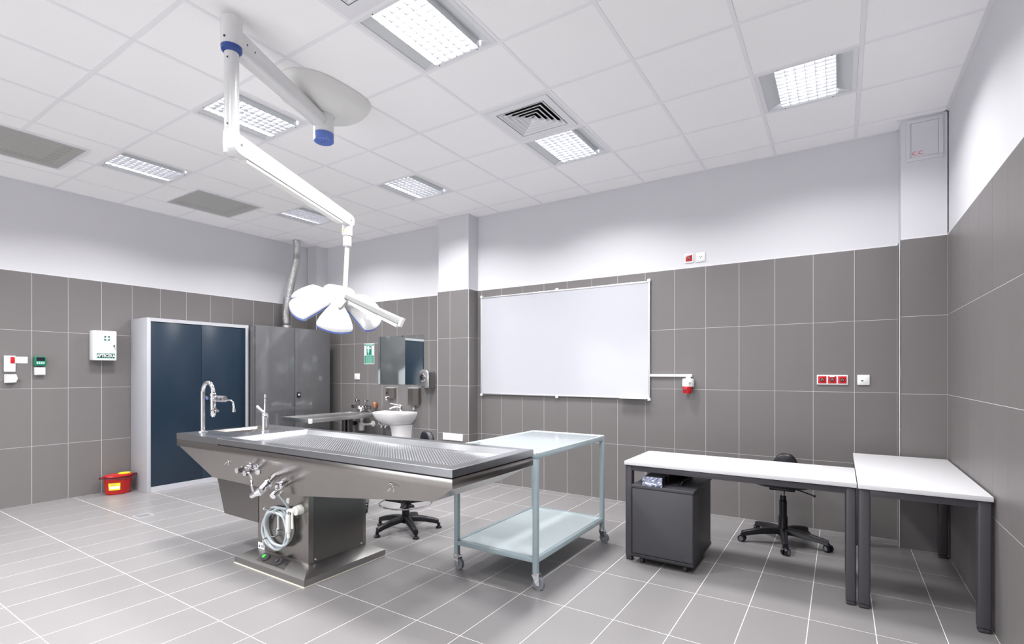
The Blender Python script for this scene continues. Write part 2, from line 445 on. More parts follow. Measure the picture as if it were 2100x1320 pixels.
# grille cassettes
def cassette(x0, x1, y0, y1, lab):
    t = thing('ceiling_grille', lab, 'vent', (x0, y0, CZ), group='beige perforated ceiling grilles')
    f = .022; bm = BM(); z0 = CZ-.010
    for (a, b, c, d) in ((x0, x0+f, y0, y1), (x1-f, x1, y0, y1), (x0+f, x1-f, y0, y0+f), (x0+f, x1-f, y1-f, y1)): box(bm, a, b, c, d, z0, CZ+.002)
    obj('frame', bm, 'white_metal', t)
    bm = BM(); box(bm, x0+f, x1-f, y0+f, y1-f, CZ-.002, CZ+.0015); obj('backing', bm, 'grille_back', t)
    bm = BM(); g = .095
    for (a, b, c, d) in ((x0+g, x0+g+.075, y0+g, y1-g), (x0+g, x1-g, y1-g-.075, y1-g)): box(bm, a, b, c, d, CZ-.004, CZ-.002)
    obj('air_slot', bm, 'grille_dark', t)
    bm = BM(); n = 72
    for k in range(n):
        y = y0+f+(y1-y0-2*f)*(k+.5)/n; box(bm, x0+f, x1-f, y-.0031, y+.0031, z0+.002, z0+.0032)
    for k in range(9):
        x = x0+f+(x1-x0-2*f)*(k+.5)/9; box(bm, x-.003, x+.003, y0+f, y1-f, z0+.0035, z0+.005)
    o = obj('grille_bars', bm, 'grille_beige', t); o['kind'] = 'stuff'
cassette(-6.34, -5.56, 1.02, 1.77, 'large beige ceiling grille at the left edge of the photo')
cassette(-6.505, -5.75, 2.755, 3.50, 'beige ceiling grille between the two leftmost small lights')

# ------------------------------------------------------------------ things on the left wall
XW = XL
def hexa(bm, x0, x1, y0, y1, z0, z1, b=.003): return box(bm, x0, x1, y0, y1, z0, z1, b)
t = thing('call_unit', 'white wall unit with red tab above the round siren, far left', 'alarm', (XW, 1.575, 1.46))
bm = BM(); hexa(bm, XW, XW+.022, 1.532, 1.616, 1.380, 1.46); obj('lower_cover', bm, 'white_plastic', t)
bm = BM(); hexa(bm, XW, XW+.022, 1.532, 1.616, 1.461, 1.541); obj('upper_cover', bm, 'white_plastic', t)
bm = BM(); hexa(bm, XW+.018, XW+.028, 1.578, 1.610, 1.466, 1.530, .002); obj('red_tab', bm, 'red_plastic', t, 'red tab')
bm = BM(); 
for y in (1.558, 1.594): cyl(bm, (XW+.02, y, 1.396), (XW+.0235, y, 1.396), .003, n=8)
o = obj('leds', bm, 'ink', t); o['kind'] = 'stuff'
bm = BM(); box(bm, XW, XW+.0015, 1.618, 1.713, 1.467, 1.534); o = tag(obj('paper_label', bm, 'paper'), 'small white printed label stuck beside the red-tabbed wall unit', 'label')
for k in range(3):
    bm = BM(); box(bm, XW+.0014, XW+.002, 1.632+.004*k, 1.700-.004*k, 1.515-.018*k, 1.518-.018*k); obj('text_line', bm, 'ink', o)
t = thing('junction_cover', 'small white crumpled-looking box under the red-tabbed unit, screws either side', 'box', (XW, 1.58, 1.31))
bm = BM(); loft(bm, [[(XW, 1.536, 1.352), (XW, 1.626, 1.352), (XW, 1.632, 1.31), (XW, 1.626, 1.266), (XW, 1.536, 1.266)], [(XW+.045, 1.545, 1.350), (XW+.045, 1.618, 1.348), (XW+.045, 1.628, 1.31), (XW+.045, 1.612, 1.274), (XW+.045, 1.545, 1.270)]]); bevel_all(bm, .004); obj('cover', bm, 'white_plastic', t)
for y in (1.512, 1.655): bm = BM(); cyl(bm, (XW, y, 1.292), (XW+.006, y, 1.292), .006, n=10); obj('screw', bm, 'chrome', t)
t = thing('control_display', 'green wall controller with black display above a white box', 'controller', (XW, 1.80, 1.49))
bm = BM(); hexa(bm, XW, XW+.05, 1.757, 1.850, 1.442, 1.540, .005); obj('housing', bm, 'green_plastic', t)
bm = BM(); box(bm, XW+.049, XW+.0515, 1.770, 1.838, 1.493, 1.530); d = obj('display', bm, 'lcd', t)
bm = BM(); box(bm, XW+.049, XW+.0515, 1.772, 1.834, 1.462, 1.484); p = obj('button_strip', bm, 'mint', t)
for y in (1.785, 1.803, 1.821): bm = BM(); cyl(bm, (XW+.051, y, 1.473), (XW+.053, y, 1.473), .0055, n=10); obj('button', bm, 'dark_green', p)
t = thing('switch_box', 'small white box below the green controller', 'switch', (XW, 1.805, 1.39))
bm = BM(); hexa(bm, XW, XW+.035, 1.762, 1.846, 1.345, 1.426, .004); obj('housing', bm, 'white_plastic', t)
bm = BM(); hexa(bm, XW+.033, XW+.039, 1.770, 1.838, 1.352, 1.405, .002); obj('rocker', bm, 'white_plastic', t)
# first-aid cabinet
F0, F1, Y0, Y1, Z0, Z1 = XW, XW+.11, 2.228, 2.452, 1.508, 1.842
t = thing('first_aid_cabinet', 'white wall first-aid cabinet with green cross and green lettering plate', 'cabinet', (XW, 2.34, 1.5))
bm = BM(); hexa(bm, F0, F1-.02, Y0, Y1, Z0, Z1, .014); obj('body', bm, 'white_metal', t)
bm = BM(); hexa(bm, F1-.019, F1, Y0, Y1, Z0, Z1, .009); dr = obj('door', bm, 'white_metal', t)
bm = BM(); box(bm, F1-.001, F1+.001, 2.324, 2.394, 1.722, 1.792); q = obj('cross_sign', bm, 'mint', dr)
bm = BM(); box(bm, F1, F1+.0015, 2.334, 2.384, 1.732, 1.782); obj('green_square', bm, 'dark_green', dr)
bm = BM(); cyy, czz = 2.359, 1.757; a, b = .009, .022
prism(bm, [(cyy-a, czz-b), (cyy+a, czz-b), (cyy+a, czz-a), (cyy+b, czz-a), (cyy+b, czz+a), (cyy+a, czz+a), (cyy+a, czz+b), (cyy-a, czz+b), (cyy-a, czz+a), (cyy-b, czz+a), (cyy-b, czz-a), (cyy-a, czz-a)], 'x', F1+.0008, F1+.0028); obj('white_cross', bm, 'paper', dr)
bm = BM(); box(bm, F1-.001, F1+.001, 2.258, 2.440, 1.528, 1.592); obj('plate_border', bm, 'mint', dr)
bm = BM(); box(bm, F1, F1+.0016, 2.266, 2.432, 1.535, 1.585); obj('lettering_plate', bm, 'dark_green', dr)
o = text('lettering', 'APTECZKA', .047, (F1+.0022, 2.349, 1.560), (PI/2, 0, PI/2), 'paper', t, sx=.72, bold=.0016)
bm = BM(); cyl(bm, (F1, 2.425, 1.675), (F1+.008, 2.425, 1.675), .009, n=12); lk = obj('lock', bm, 'chrome_dark', dr)
bm = BM(); tube(bm, [(F1+.01, 2.425, 1.675), (F1+.014, 2.430, 1.655), (F1+.008, 2.434, 1.625)], .0018, 6); obj('key_cord', bm, 'chrome_dark', dr)
bm = BM(); box(bm, F1-.0005, F1+.0008, 2.395, 2.440, 1.815, 1.822); obj('small_print', bm, 'mint', dr)

# red waste bucket
bx, by = -6.885, 2.445
t = thing('waste_bucket', 'oval red waste bucket with yellow lid flap on the floor', 'bucket', (bx, by, 0))
def oval(cx_, cy_, rx, ry, z, n=32): return [(cx_+rx*math.cos(2*PI*k/n), cy_+ry*math.sin(2*PI*k/n), z) for k in range(n)]
bm = BM(); loft(bm, [oval(bx, by, .085, .110, .002), oval(bx, by, .092, .118, .012), oval(bx, by, .105, .135, .19), oval(bx, by, .108, .138, .195)]); obj('body', bm, 'red_bucket', t)
bm = BM(); loft(bm, [oval(bx, by, .112, .143, .188), oval(bx, by, .114, .146, .196), oval(bx, by, .112, .143, .203)]); obj('rim', bm, 'dark_red', t)
bm = BM(); loft(bm, [oval(bx, by, .106, .137, .2), oval(bx, by, .104, .135, .214), oval(bx, by, .08, .11, .218)]); obj('lid', bm, 'red_bucket', t)
bm = BM(); loft(bm, [oval(bx, by+.062, .052, .058, .214), oval(bx, by+.062, .054, .060, .224), oval(bx, by+.062, .040, .046, .228)]); obj('lid_flap', bm, 'yellow', t, 'yellow lid flap')
bm = BM(); tube(bm, [(bx+.02, by-.172, .196), (bx+.09, by-.12, .185), (bx+.118, by, .178), (bx+.095, by+.11, .182), (bx+.02, by+.168, .198)], .006, 8)
for s in (-1, 1): cyl(bm, (bx+.01, by+s*.143, .196), (bx+.01, by+s*.180, .196), .012, n=10)
obj('handle', bm, 'dark_red', t)
def onb(u, z): # point on bucket side in front, angle u
    k = .004; rx, ry = .092+(.013)*(z/.19)+k, .118+.017*(z/.19)+k
    return (bx+rx*math.cos(u), by+ry*math.sin(u), z)
def patch(u0, u1, z0, z1, n=6, dz=0):
    bm = BM(); P = [[onb(u0+(u1-u0)*k/n, z) for z in (z0, z1)] for k in range(n+1)]
    V = [[bm.verts.new(Vector(p)+Vector((dz, 0, 0))) for p in r] for r in P]
    for a, b in zip(V, V[1:]): bm.faces.new((a[0], b[0], b[1], a[1]))
    r = bmesh.ops.extrude_face_region(bm, geom=list(bm.faces)); bmesh.ops.translate(bm, vec=(.001, 0, 0), verts=[v for v in r['geom'] if isinstance(v, bmesh.types.BMVert)])
    return bm
lb = obj('label_sticker', patch(-1.0, -.12, .055, .135), 'yellow', t)
obj('label_field', patch(-.93, -.17, .070, .098, dz=.0012), 'paper', lb)
for z in (.110, .120): obj('text_line', patch(-.80, -.40, z, z+.003, dz=.0012), 'ink', lb)

# ------------------------------------------------------------------ navy cabinet
X0, X1, Y0, Y1 = XL+.012, -6.61, 2.625, 3.815; ZT = 2.0
t = thing('navy_cabinet', 'tall light-grey cabinet with two navy blue doors', 'cabinet', (X1, 3.22, 0))
bm = BM()
w = .038
box(bm, X0, X1, Y0, Y0+w, 0, ZT, .002); box(bm, X0, X1, Y1-w, Y1, 0, ZT, .002); box(bm, X0, X1, Y0+w, Y1-w, ZT-.04, ZT); box(bm, X0, X1, Y0+w, Y1-w, 0, .058); box(bm, X0, X0+.01, Y0+w, Y1-w, .058, ZT-.04)
obj('carcass', bm, 'cabinet_grey', t)
for k, (a, b) in enumerate(((Y0+w+.002, 3.219), (3.222, Y1-w-.002))):
    bm = BM(); box(bm, X1-.03, X1-.008, a, b, .060, ZT-.042, .0015); d = obj('door', bm, 'navy', t)
    if k:
        bm = BM(); box(bm, X1-.0085, X1-.001, 3.232, 3.286, 1.02, 1.105, .002); h = obj('lock_plate', bm, 'black_plastic', d)
        bm = BM(); lathe(bm, [(.016, 0), (.016, .012), (.011, .02)], (X1-.001, 3.258, 1.062), (1, 0, 0), 16); box(bm, X1+.015, X1+.028, 3.252, 3.264, 1.040, 1.085, .002); obj('handle', bm, 'chrome', d)
        bm = BM(); box(bm, X1-.001, X1+.022, 3.268, 3.288, 1.03, 1.07, .004); obj('key_fob', bm, 'blue_rim', d, 'blue key fob')

# steel cabinet + duct
X0, X1, Y0, Y1, ZT = -6.80, -6.478, 3.832, 5.012, 2.005
t = thing('steel_cabinet', 'tall glossy grey steel cabinet with a duct rising from its top', 'cabinet', (X1, 4.42, 0))
bm = BM(); box(bm, X0, X1-.022, Y0, Y1, .0, ZT, .002); obj('carcass', bm, 'cabinet_steel', t)
for k, (a, b) in enumerate(((Y0+.004, 4.412), (4.420, Y1-.004))):
    bm = BM(); box(bm, X1-.020, X1, a, b, .05, ZT-.006, .002); d = obj('door', bm, 'cabinet_steel', t)
    if k:
        bm = BM(); box(bm, X1, X1+.005, 4.445, 4.505, 1.015, 1.09, .002); obj('lock_plate', bm, 'black_plastic', d)
        bm = BM(); lathe(bm, [(.017, 0), (.017, .012), (.010, .02)], (X1+.005, 4.475, 1.052), (1, 0, 0), 16); box(bm, X1+.012, X1+.026, 4.462, 4.488, 1.047, 1.058, .002); obj('handle', bm, 'chrome', d)
bm = BM(); box(bm, X1-.05, X1-.03, Y0-.02, Y0, 0.02, ZT+.0, .001); cyl(bm, (X1-.07, Y0-.01, ZT), (X1-.07, Y0-.01, ZT+.03), .012, n=10); obj('side_post', bm, 'cabinet_steel', t)
bm = BM(); lathe(bm, [(.075, 0), (.075, .006), (.06, .008), (.058, .05)], (-6.70, 4.43, ZT)); obj('duct_collar', bm, 'duct_foil', t)
bm = BM()
path = smoothpath([(-6.70, 4.43, 2.062), (-6.705, 4.42, 2.16), (-6.72, 4.44, 2.32), (-6.74, 4.50, 2.55), (-6.76, 4.575, 2.80), (-6.78, 4.64, 3.02), (-6.785, 4.655, 3.16), (-6.785, 4.655, 3.345)], 14)
tube(bm, path, .05, 20, smooth=False, rfun=None)
bm.free(); bm = BM(); N = len(path); pts = []
dense = []
for a, b in zip(path, path[1:]): dense += [a, (a+b)/2]
dense.append(path[-1])
prev = None; u = None
for k, p in enumerate(dense):
    d = (dense[min(k+1, len(dense)-1)]-dense[max(k-1, 0)]).normalized()
    if u is None: u, v = frame(d)
    else: u = (u-d*u.dot(d)).normalized(); v = d.cross(u).normalized()
    cur = ring(bm, p, u, v, .056 if k % 2 else .050, 20)
    if prev: bridge(bm, prev, cur)
    prev = cur
tag(obj('flexible_duct', bm, 'duct_foil', angle=60), 'ribbed silver flexible duct from steel cabinet up to the ceiling', 'duct')

# ------------------------------------------------------------------ alcove: steel drain table, wash basin, dispensers, mirror
X0, X1, Y0, Y1, ZT = -6.115, -5.50, 3.96, 5.10, .795
t = thing('drain_table', 'narrow steel drain table end-on to the alcove wall', 'table', (-5.8, 4.5, 0))
bm = BM(); e = .028
for (a, b, c, d) in ((X0, X0+e, Y0, Y1), (X1-e, X1, Y0, Y1), (X0+e, X1-e, Y0, Y0+e), (X0+e, X1-e, Y1-e, Y1)): box(bm, a, b, c, d, ZT-.05, ZT, .002)
obj('rim', bm, 'steel_light', t)
bm = BM(); box(bm, X0+e, X1-e, Y0+e, Y1-e, ZT-.022, ZT-.018); obj('tabletop', bm, 'steel_light', t)
bm = BM(); box(bm, X1-.035, X1+.004, Y0-.004, Y0+.03, ZT-.058, ZT+.001, .003); obj('corner_block', bm, 'white_metal', t)
for (a, b) in ((-6.03, -5.95), (-5.915, -5.88)): bm = BM(); box(bm, a, b, 4.86, 4.94, 0, ZT-.05, .004); obj('leg', bm, 'steel_dark', t)
bm = BM(); box(bm, -6.05, -5.85, 4.84, 4.96, 0, .012); obj('foot_plate', bm, 'steel_dark', t)
t = thing('wall_mixer', 'wall-mounted mixer tap with two cross handles above the drain table', 'tap', (-5.9, YB, .9))
bm = BM(); lathe(bm, [(.055, 0), (.062, .012), (.078, .03), (.078, .045), (.05, .06)], (-5.895, 5.10, .84)); cyl(bm, (-5.895, 5.10, .80), (-5.895, 5.10, .86), .02); cyl(bm, (-5.895, 5.10, .875), (-5.895, YB, .875), .014); obj('body', bm, 'chrome', t)
for x in (-6.045, -5.745):
    bm = BM(); box(bm, x-.045, x+.045, 5.085, 5.125, .845, .895, .008); obj('side_block', bm, 'chrome_dark', t)
for x in (-6.07, -5.885):
    bm = BM(); cyl(bm, (x, YB, .955), (x, 5.17, .955), .008); lathe(bm, [(.02, 0), (.022, .012), (.012, .02)], (x, 5.17, .955), (0, -1, 0), 12); obj('handle', bm, 'chrome_dark', t)
bm = BM(); tube(bm, [(-5.86, 5.09, .822), (-5.72, 5.02, .834), (-5.60, 4.98, .840), (-5.53, 4.96, .815), (-5.50, 4.95, .79)], .010, 8); obj('spout', bm, 'chrome', t)
bm = BM(); lathe(bm, [(.022, 0), (.034, .02), (.034, .07), (.02, .085)], (-5.70, 5.19, .855), (0, 0, 1), 14); tag(obj('pipe_stub', bm, 'copper'), 'brownish pipe fitting on the wall right of the mixer', 'pipe')
t = thing('bottle_trap', 'white plastic bottle trap below the drain table', 'pipe', (-5.9, 5.12, .5))
bm = BM(); lathe(bm, [(.030, 0), (.042, .004), (.042, .06), (.046, .062), (.046, .075), (.040, .08), (.036, .115), (.020, .13)], (-5.905, 5.12, .52)); obj('bottle', bm, 'white_plastic', t)
bm = BM(); lathe(bm, [(.018, 0), (.018, .03), (.026, .05), (.026, .065)], (-5.905, 5.12, .635)); obj('inlet_nut', bm, 'white_plastic', t)
bm = BM(); cyl(bm, (-5.88, 5.12, .612), (-5.80, 5.14, .614), .016); cyl(bm, (-5.80, 5.14, .614), (-5.775, YB-.01, .616), .016); obj('outlet_pipe', bm, 'white_plastic', t)
bm = BM(); lathe(bm, [(.045, 0), (.045, .006), (.03, .022)], (-5.775, YB, .616), (0, -1, 0)); obj('wall_flange', bm, 'white_plastic', t)
bm = BM(); cyl(bm, (-6.155, YB, .612), (-6.155, 5.16, .612), .034, .034); cyl(bm, (-6.20, 5.19, .612), (-6.155, 5.19, .612), .012); tag(obj('black_pipe_cap', bm, 'black_plastic'), 'black capped pipe end on the wall left of the white trap', 'pipe')
# basin
bxc, by1 = -5.175, YB
t = thing('wash_basin', 'white ceramic wash basin on a half pedestal in the alcove', 'sink', (bxc, by1, .5))
def bas(w, d, z, n=28, p=2.6, yb=by1):
    out = []
    for k in range(n+1):
        a = PI+PI*k/n
        c_, s_ = math.cos(a), math.sin(a)
        out.append((bxc+w*math.copysign(abs(c_)**(2/p), c_), yb+d*math.copysign(abs(s_)**(2/p), s_), z))
    return out
bm = BM(); loft(bm, [bas(.14, .22, .640), bas(.19, .32, .670), bas(.245, .41, .730), bas(.276, .45, .790), bas(.283, .46, .822), bas(.276, .45, .832), bas(.245, .41, .825), bas(.20, .35, .787), bas(.12, .22, .727)]); bo = obj('bowl', bm, 'ceramic', t, angle=50)
bm = BM(); box(bm, bxc-.262, bxc+.262, by1-.11, by1, .785, .833, .01); obj('tap_ledge', bm, 'ceramic', t)
bm = BM(); bxc = -5.13; loft(bm, [bas(.105, .19, .27), bas(.12, .20, .45), bas(.135, .22, .60), bas(.15, .24, .65)]); obj('pedestal', bm, 'ceramic', t, angle=50)
t = thing('basin_tap', 'small chrome lever tap on the white wash basin', 'tap', (-5.17, 5.15, .832))
bm = BM(); tube(bm, [(-5.14, 5.15, .832), (-5.145, 5.145, .885), (-5.165, 5.10, .90), (-5.21, 5.04, .885), (-5.225, 5.02, .868)], .013, 10); cyl(bm, (-5.13, 5.15, .830), (-5.13, 5.15, .905), .02); obj('body', bm, 'chrome', t)
bm = BM(); tube(bm, [(-5.13, 5.15, .91), (-5.16, 5.12, .925), (-5.25, 5.06, .945)], .009, 8); obj('lever', bm, 'chrome', t)
t = thing('angle_valves', 'chrome angle valves and hoses under the basin left side', 'valve', (-5.5, 5.2, .6))
for x in (-5.54, -5.46):
    bm = BM(); cyl(bm, (x, YB, .60), (x, 5.16, .60), .012, n=12); cyl(bm, (x-.012, 5.17, .585), (x+.012, 5.17, .62), .016, n=10); vb = obj('valve_body', bm, 'chrome', t)
    bm = BM(); tube(bm, [(x, 5.17, .61), (x-.02, 5.14, .64), (x-.03, 5.15, .68), (x-.02, 5.17, .71)], .006, 6); obj('hose', bm, 'chrome', vb)
# mirror
bm = BM(); box(bm, -5.665, -4.768, YB-.006, YB-.001, 1.204, 1.895); o = obj('wall_mirror', bm, 'mirror_glass'); tag(o, 'frameless rectangular mirror above the wash basin', 'mirror')
# soap + towel dispensers (steel)
def dispenser(name, x0, x1, z0, z1, d, lab, push):
    t = thing(name, lab, 'dispenser', ((x0+x1)/2, YB, z0))
    bm = BM(); prism(bm, [(x0, YB), (x0, YB-d*.45), (x0+(x1-x0)*.25, YB-d), (x0+(x1-x0)*.75, YB-d), (x1, YB-d*.45), (x1, YB)], 'z', z0, z1); obj('housing', bm, 'soap_steel', t)
    bm = BM(); prism(bm, [(x0, YB), (x0, YB-d*.45), (x0+(x1-x0)*.25, YB-d), (x0+(x1-x0)*.75, YB-d), (x1, YB-d*.45), (x1, YB)], 'z', z1, z1+.008); obj('lid', bm, 'aluminium', t)
    xc = (x0+x1)/2
    if push:
        bm = BM(); tube(bm, [(xc, YB-d, z0+.03), (xc, YB-d-.03, z0+.012), (xc, YB-d-.02, z0-.02)], .012, 8); obj('push_lever', bm, 'chrome', t)
        bm = BM(); cyl(bm, (xc-.015, YB-d-.002, z0+.08), (xc-.015, YB-d+.004, z0+.08), .014, n=12); obj('sight_glass', bm, 'lcd', t)
    else:
        bm = BM(); cyl(bm, (xc-.01, YB, z0-.045), (xc-.01, YB-.03, z0-.045), .022, n=16); obj('wall_bracket', bm, 'chrome', t)
dispenser('soap_dispenser', -5.455, -5.300, 1.005, 1.152, .09, 'small steel soap dispenser above the basin tap', True)
dispenser('towel_dispenser', -5.025, -4.835, .925, 1.155, .10, 'taller steel towel dispenser above the basin right end', False)
t = thing('hand_dryer', 'rounded satin-silver dispenser on the wall right of the mirror', 'dispenser', (-4.68, YB, 1.15))
bm = BM(); x0, x1 = -4.765, -4.565; Yw = YB
def prof(x, f): # outline in x-z with rounded top
    return x
outl = []
for k in range(13):
    a = PI*k/12; outl.append(((x0+x1)/2-(x1-x0)/2*math.copysign(abs(math.cos(a))**.7, math.cos(a)), 1.33+.085*math.sin(a)**.7 if math.sin(a) > 0 else 1.33))
poly = [(x0, 1.165)]+outl+[(x1, 1.165)]
cxx, czc = (x0+x1)/2, 1.28
def sc(p, s, dz=0): return [(cxx+(a-cxx)*s, czc+(b-czc)*s+dz) for a, b in p]
loft(bm, [[(a, Yw, b) for a, b in poly], [(a, Yw-.10, b) for a, b in poly], [(a, Yw-.125, b) for a, b in sc(poly, .94)], [(a, Yw-.135, b) for a, b in sc(poly, .8)]]); obj('housing', bm, 'satin_silver', t, angle=40)
bm = BM(); lathe(bm, [(.052, 0), (.052, .004), (.045, .010)], (cxx-.005, Yw-.134, 1.305), (0, -1, 0), 24); wdw = obj('window_ring', bm, 'chrome', t)
bm = BM(); lathe(bm, [(.040, 0), (.036, .006), (.02, .008)], (cxx-.005, Yw-.143, 1.312), (0, -1, 0), 24); obj('sight_window', bm, 'chrome_dark', t)
bm = BM(); box(bm, cxx-.03, cxx+.03, Yw-.137, Yw-.13, 1.175, 1.183); obj('badge', bm, 'lcd', t)
# eye-wash sign
t = thing('eye_wash_sign', 'green and white eye-wash station sign on the tiled wall', 'sign', (-5.86, YB, 1.65))
bm = BM(); box(bm, -5.965, -5.752, YB-.002, YB, 1.498, 1.806); obj('board', bm, 'paper', t)
x0, x1 = -5.957, -5.760; ys = YB-.0035
def q(name, a, b, c, d, m, y=ys):
    bm = BM(); box(bm, a, b, y, y+.0016, c, d); return obj(name, bm, m, t)
q('header_band', x0, x1, 1.768, 1.797, 'green_sign'); q('header_line', x0+.02, x1-.02, 1.779, 1.787, 'paper', ys-.0008)
q('pictogram_field', x0+.045, x1-.045, 1.632, 1.762, 'green_sign')
bm = BM(); lathe(bm, [(.027, 0), (.025, .001)], (-5.874, ys, 1.735), (0, -1, 0), 20); obj('pictogram_head', bm, 'paper', t)
bm = BM(); prism(bm, [(-5.894, 1.705), (-5.854, 1.705), (-5.858, 1.672), (-5.868, 1.668), (-5.870, 1.636), (-5.880, 1.636), (-5.882, 1.668), (-5.890, 1.672)], 'y', ys-.001, ys+.0005); obj('pictogram_body', bm, 'mint', t)
bm = BM(); prism(bm, [(-5.833, 1.728), (-5.824, 1.716), (-5.815, 1.728), (-5.824, 1.75)], 'y', ys-.001, ys+.0005); obj('pictogram_drop', bm, 'paper', t)
q('text_field', x0, x1, 1.505, 1.625, 'green_sign')
for k in range(7): q('text_line', x0+.018+.006*(k % 2), x1-.018-.007*((k+1) % 2), 1.610-.0158*k-.005, 1.610-.0158*k, 'mint', ys-.0008)
def plate(name, lab, x0, x1, z0, z1, cat, y=YB, d=.012, m='white_plastic'):
    t = thing(name, lab, cat, ((x0+x1)/2, y, z0)); bm = BM(); box(bm, x0, x1, y-d, y, z0, z1, .002); obj('frame', bm, m, t); return t
t = plate('light_switch', 'small white wall switch between steel cabinet and green sign', -6.168, -6.062, 1.268, 1.358, 'switch')
bm = BM(); box(bm, -6.150, -6.080, YB-.016, YB-.010, 1.283, 1.343, .002); obj('rocker', bm, 'white_plastic', t)
bm = BM(); box(bm, -6.122, -6.108, YB-.017, YB-.015, 1.31, 1.32); obj('pilot_light', bm, 'ink', t)
bm = BM(); box(bm, -4.262, -3.942, PLY-.012, PLY, .515, .602, .002); o = tag(obj('access_plate', bm, 'white_plastic'), 'blank white rectangular plate low on the left pillar', 'plate')
o = None

# ------------------------------------------------------------------ whiteboard and sockets on the back wall
X0, X1, Z0, Z1 = -3.795, -1.640, 1.100, 2.316; ya = YB-.030
t = thing('whiteboard', 'large wall whiteboard with thin aluminium frame', 'whiteboard', (-2.7, YB, Z0))
bm = BM(); box(bm, X0+.008, X1-.008, ya+.006, ya+.022, Z0+.008, Z1-.008); obj('writing_surface', bm, 'board_white', t)
bm = BM(); f = .016
for (a, b, c, d) in ((X0, X1, Z0, Z0+f), (X0, X1, Z1-f, Z1), (X0, X0+f, Z0+f, Z1-f), (X1-f, X1, Z0+f, Z1-f)): box(bm, a, b, ya, ya+.024, c, d, .002)
obj('frame', bm, 'aluminium', t)
for x in (X0+.012, X1-.012, (X0+X1)/2):
    for z in (Z0-.006, Z1+.006): bm = BM(); box(bm, x-.016, x+.016, ya-.002, YB, z-.014, z+.014, .003); obj('bracket', bm, 'white_plastic', t)
for x in (X0+.03, X1-.03):
    for z in (Z0+.03, Z1-.03): bm = BM(); box(bm, x-.02, x+.02, ya+.02, YB, z-.02, z+.02); obj('spacer', bm, 'aluminium', t)
bm = BM(); box(bm, -1.945, X1-.02, ya-.055, ya+.002, Z0-.001, Z0+.004); box(bm, -1.945, X1-.02, ya-.058, ya-.055, Z0-.001, Z0+.016); obj('pen_tray', bm, 'aluminium', t)
t = thing('cable_trunking', 'white cable trunking running right from the whiteboard', 'trunking', (-1.43, YB, 1.34))
bm = BM(); box(bm, -1.66, -1.222, YB-.024, YB, 1.329, 1.354, .002); obj('channel', bm, 'white_plastic', t)
t = thing('power_plug_socket', 'white and red industrial socket hanging below the trunking', 'socket', (-1.255, YB, 1.17))
bm = BM(); box(bm, -1.275, -1.235, YB-.05, YB, 1.31, 1.335, .003); obj('cable_entry', bm, 'white_plastic', t)
bm = BM(); loft(bm, [oval(-1.255, YB-.05, .045, .045, 1.312, 20), oval(-1.255, YB-.05, .052, .05, 1.30, 20), oval(-1.255, YB-.052, .052, .05, 1.235, 20), oval(-1.255, YB-.055, .046, .046, 1.232, 20)]); box(bm, -1.30, -1.205, YB-.03, YB, 1.225, 1.31, .006); b_ = obj('housing', bm, 'white_plastic', t)
bm = BM(); box(bm, -1.235, -1.212, YB-.104, YB-.098, 1.266, 1.276); obj('vent_slot', bm, 'ink', b_)
bm = BM(); loft(bm, [oval(-1.257, YB-.062, .042, .042, 1.234, 20), oval(-1.257, YB-.064, .042, .042, 1.185, 20), oval(-1.257, YB-.066, .036, .036, 1.167, 20)]); r_ = obj('red_socket', bm, 'red_plastic', t)
bm = BM(); box(bm, -1.285, -1.245, YB-.112, YB-.10, 1.195, 1.222, .003); obj('latch', bm, 'red_plastic', t)
bm = BM(); box(bm, -1.274, -1.256, YB-.1135, YB-.11, 1.203, 1.212); obj('latch_slot', bm, 'lcd', t)
YP = YB+PB
def sock(t, xc, zc, s, y, col, holes, tag_=False):
    bm = BM(); box(bm, xc-s, xc+s, y-.016, y-.009, zc-s, zc+s, .002); o = obj('socket_insert', bm, col, t)
    bm = BM(); lathe(bm, [(s*.62, 0), (s*.6, .001)], (xc, y-.0162, zc), (0, -1, 0), 20); obj('recess', bm, 'dark_red' if col == 'red_plastic' else 'cream_plastic', o)
    bm = BM()
    for dx, dz in holes: cyl(bm, (xc+dx*s, y-.0168, zc+dz*s), (xc+dx*s, y-.0185, zc+dz*s), s*.11, n=8)
    obj('pin', bm, 'aluminium' if col == 'red_plastic' else 'lcd', o)
    if tag_: bm = BM(); box(bm, xc-s*.6, xc+s*.6, y-.020, y-.0155, zc+s*.8, zc+s*1.25); obj('tab', bm, 'paper', t)
    return o
H3 = ((-.25, -.05), (.25, -.05), (0, .3))
t = plate('red_socket', 'single red data socket on the white wall left of the plain one', -1.299, -1.214, 2.459, 2.549, 'socket', YP); sock(t, -1.2565, 2.504, .031, YP, 'red_plastic', H3, True)
t = plate('white_socket', 'single white power socket high on the wall, right of the red one', -1.187, -1.102, 2.458, 2.549, 'socket', YP); sock(t, -1.1445, 2.504, .034, YP, 'white_plastic', ((-.3, .1), (.3, .1), (0, -.3)))
t = plate('triple_red_socket', 'white frame holding three red power sockets above the desk', -.170, .056, 1.266, 1.350, 'socket')
for k in range(3): sock(t, -.130+.073*k, 1.308, .031, YB, 'red_plastic', H3, k == 1)
t = plate('network_socket', 'white network socket right of the triple red sockets', .122, .207, 1.267, 1.351, 'socket')
bm = BM(); box(bm, .138, .191, YB-.015, YB-.01, 1.283, 1.335, .002); o = obj('socket_insert', bm, 'cream_plastic', t)
bm = BM(); box(bm, .150, .163, YB-.0165, YB-.014, 1.298, 1.306); obj('port', bm, 'lcd', o); bm = BM(); box(bm, .166, .178, YB-.0162, YB-.014, 1.297, 1.315); obj('port', bm, 'white_plastic', o)
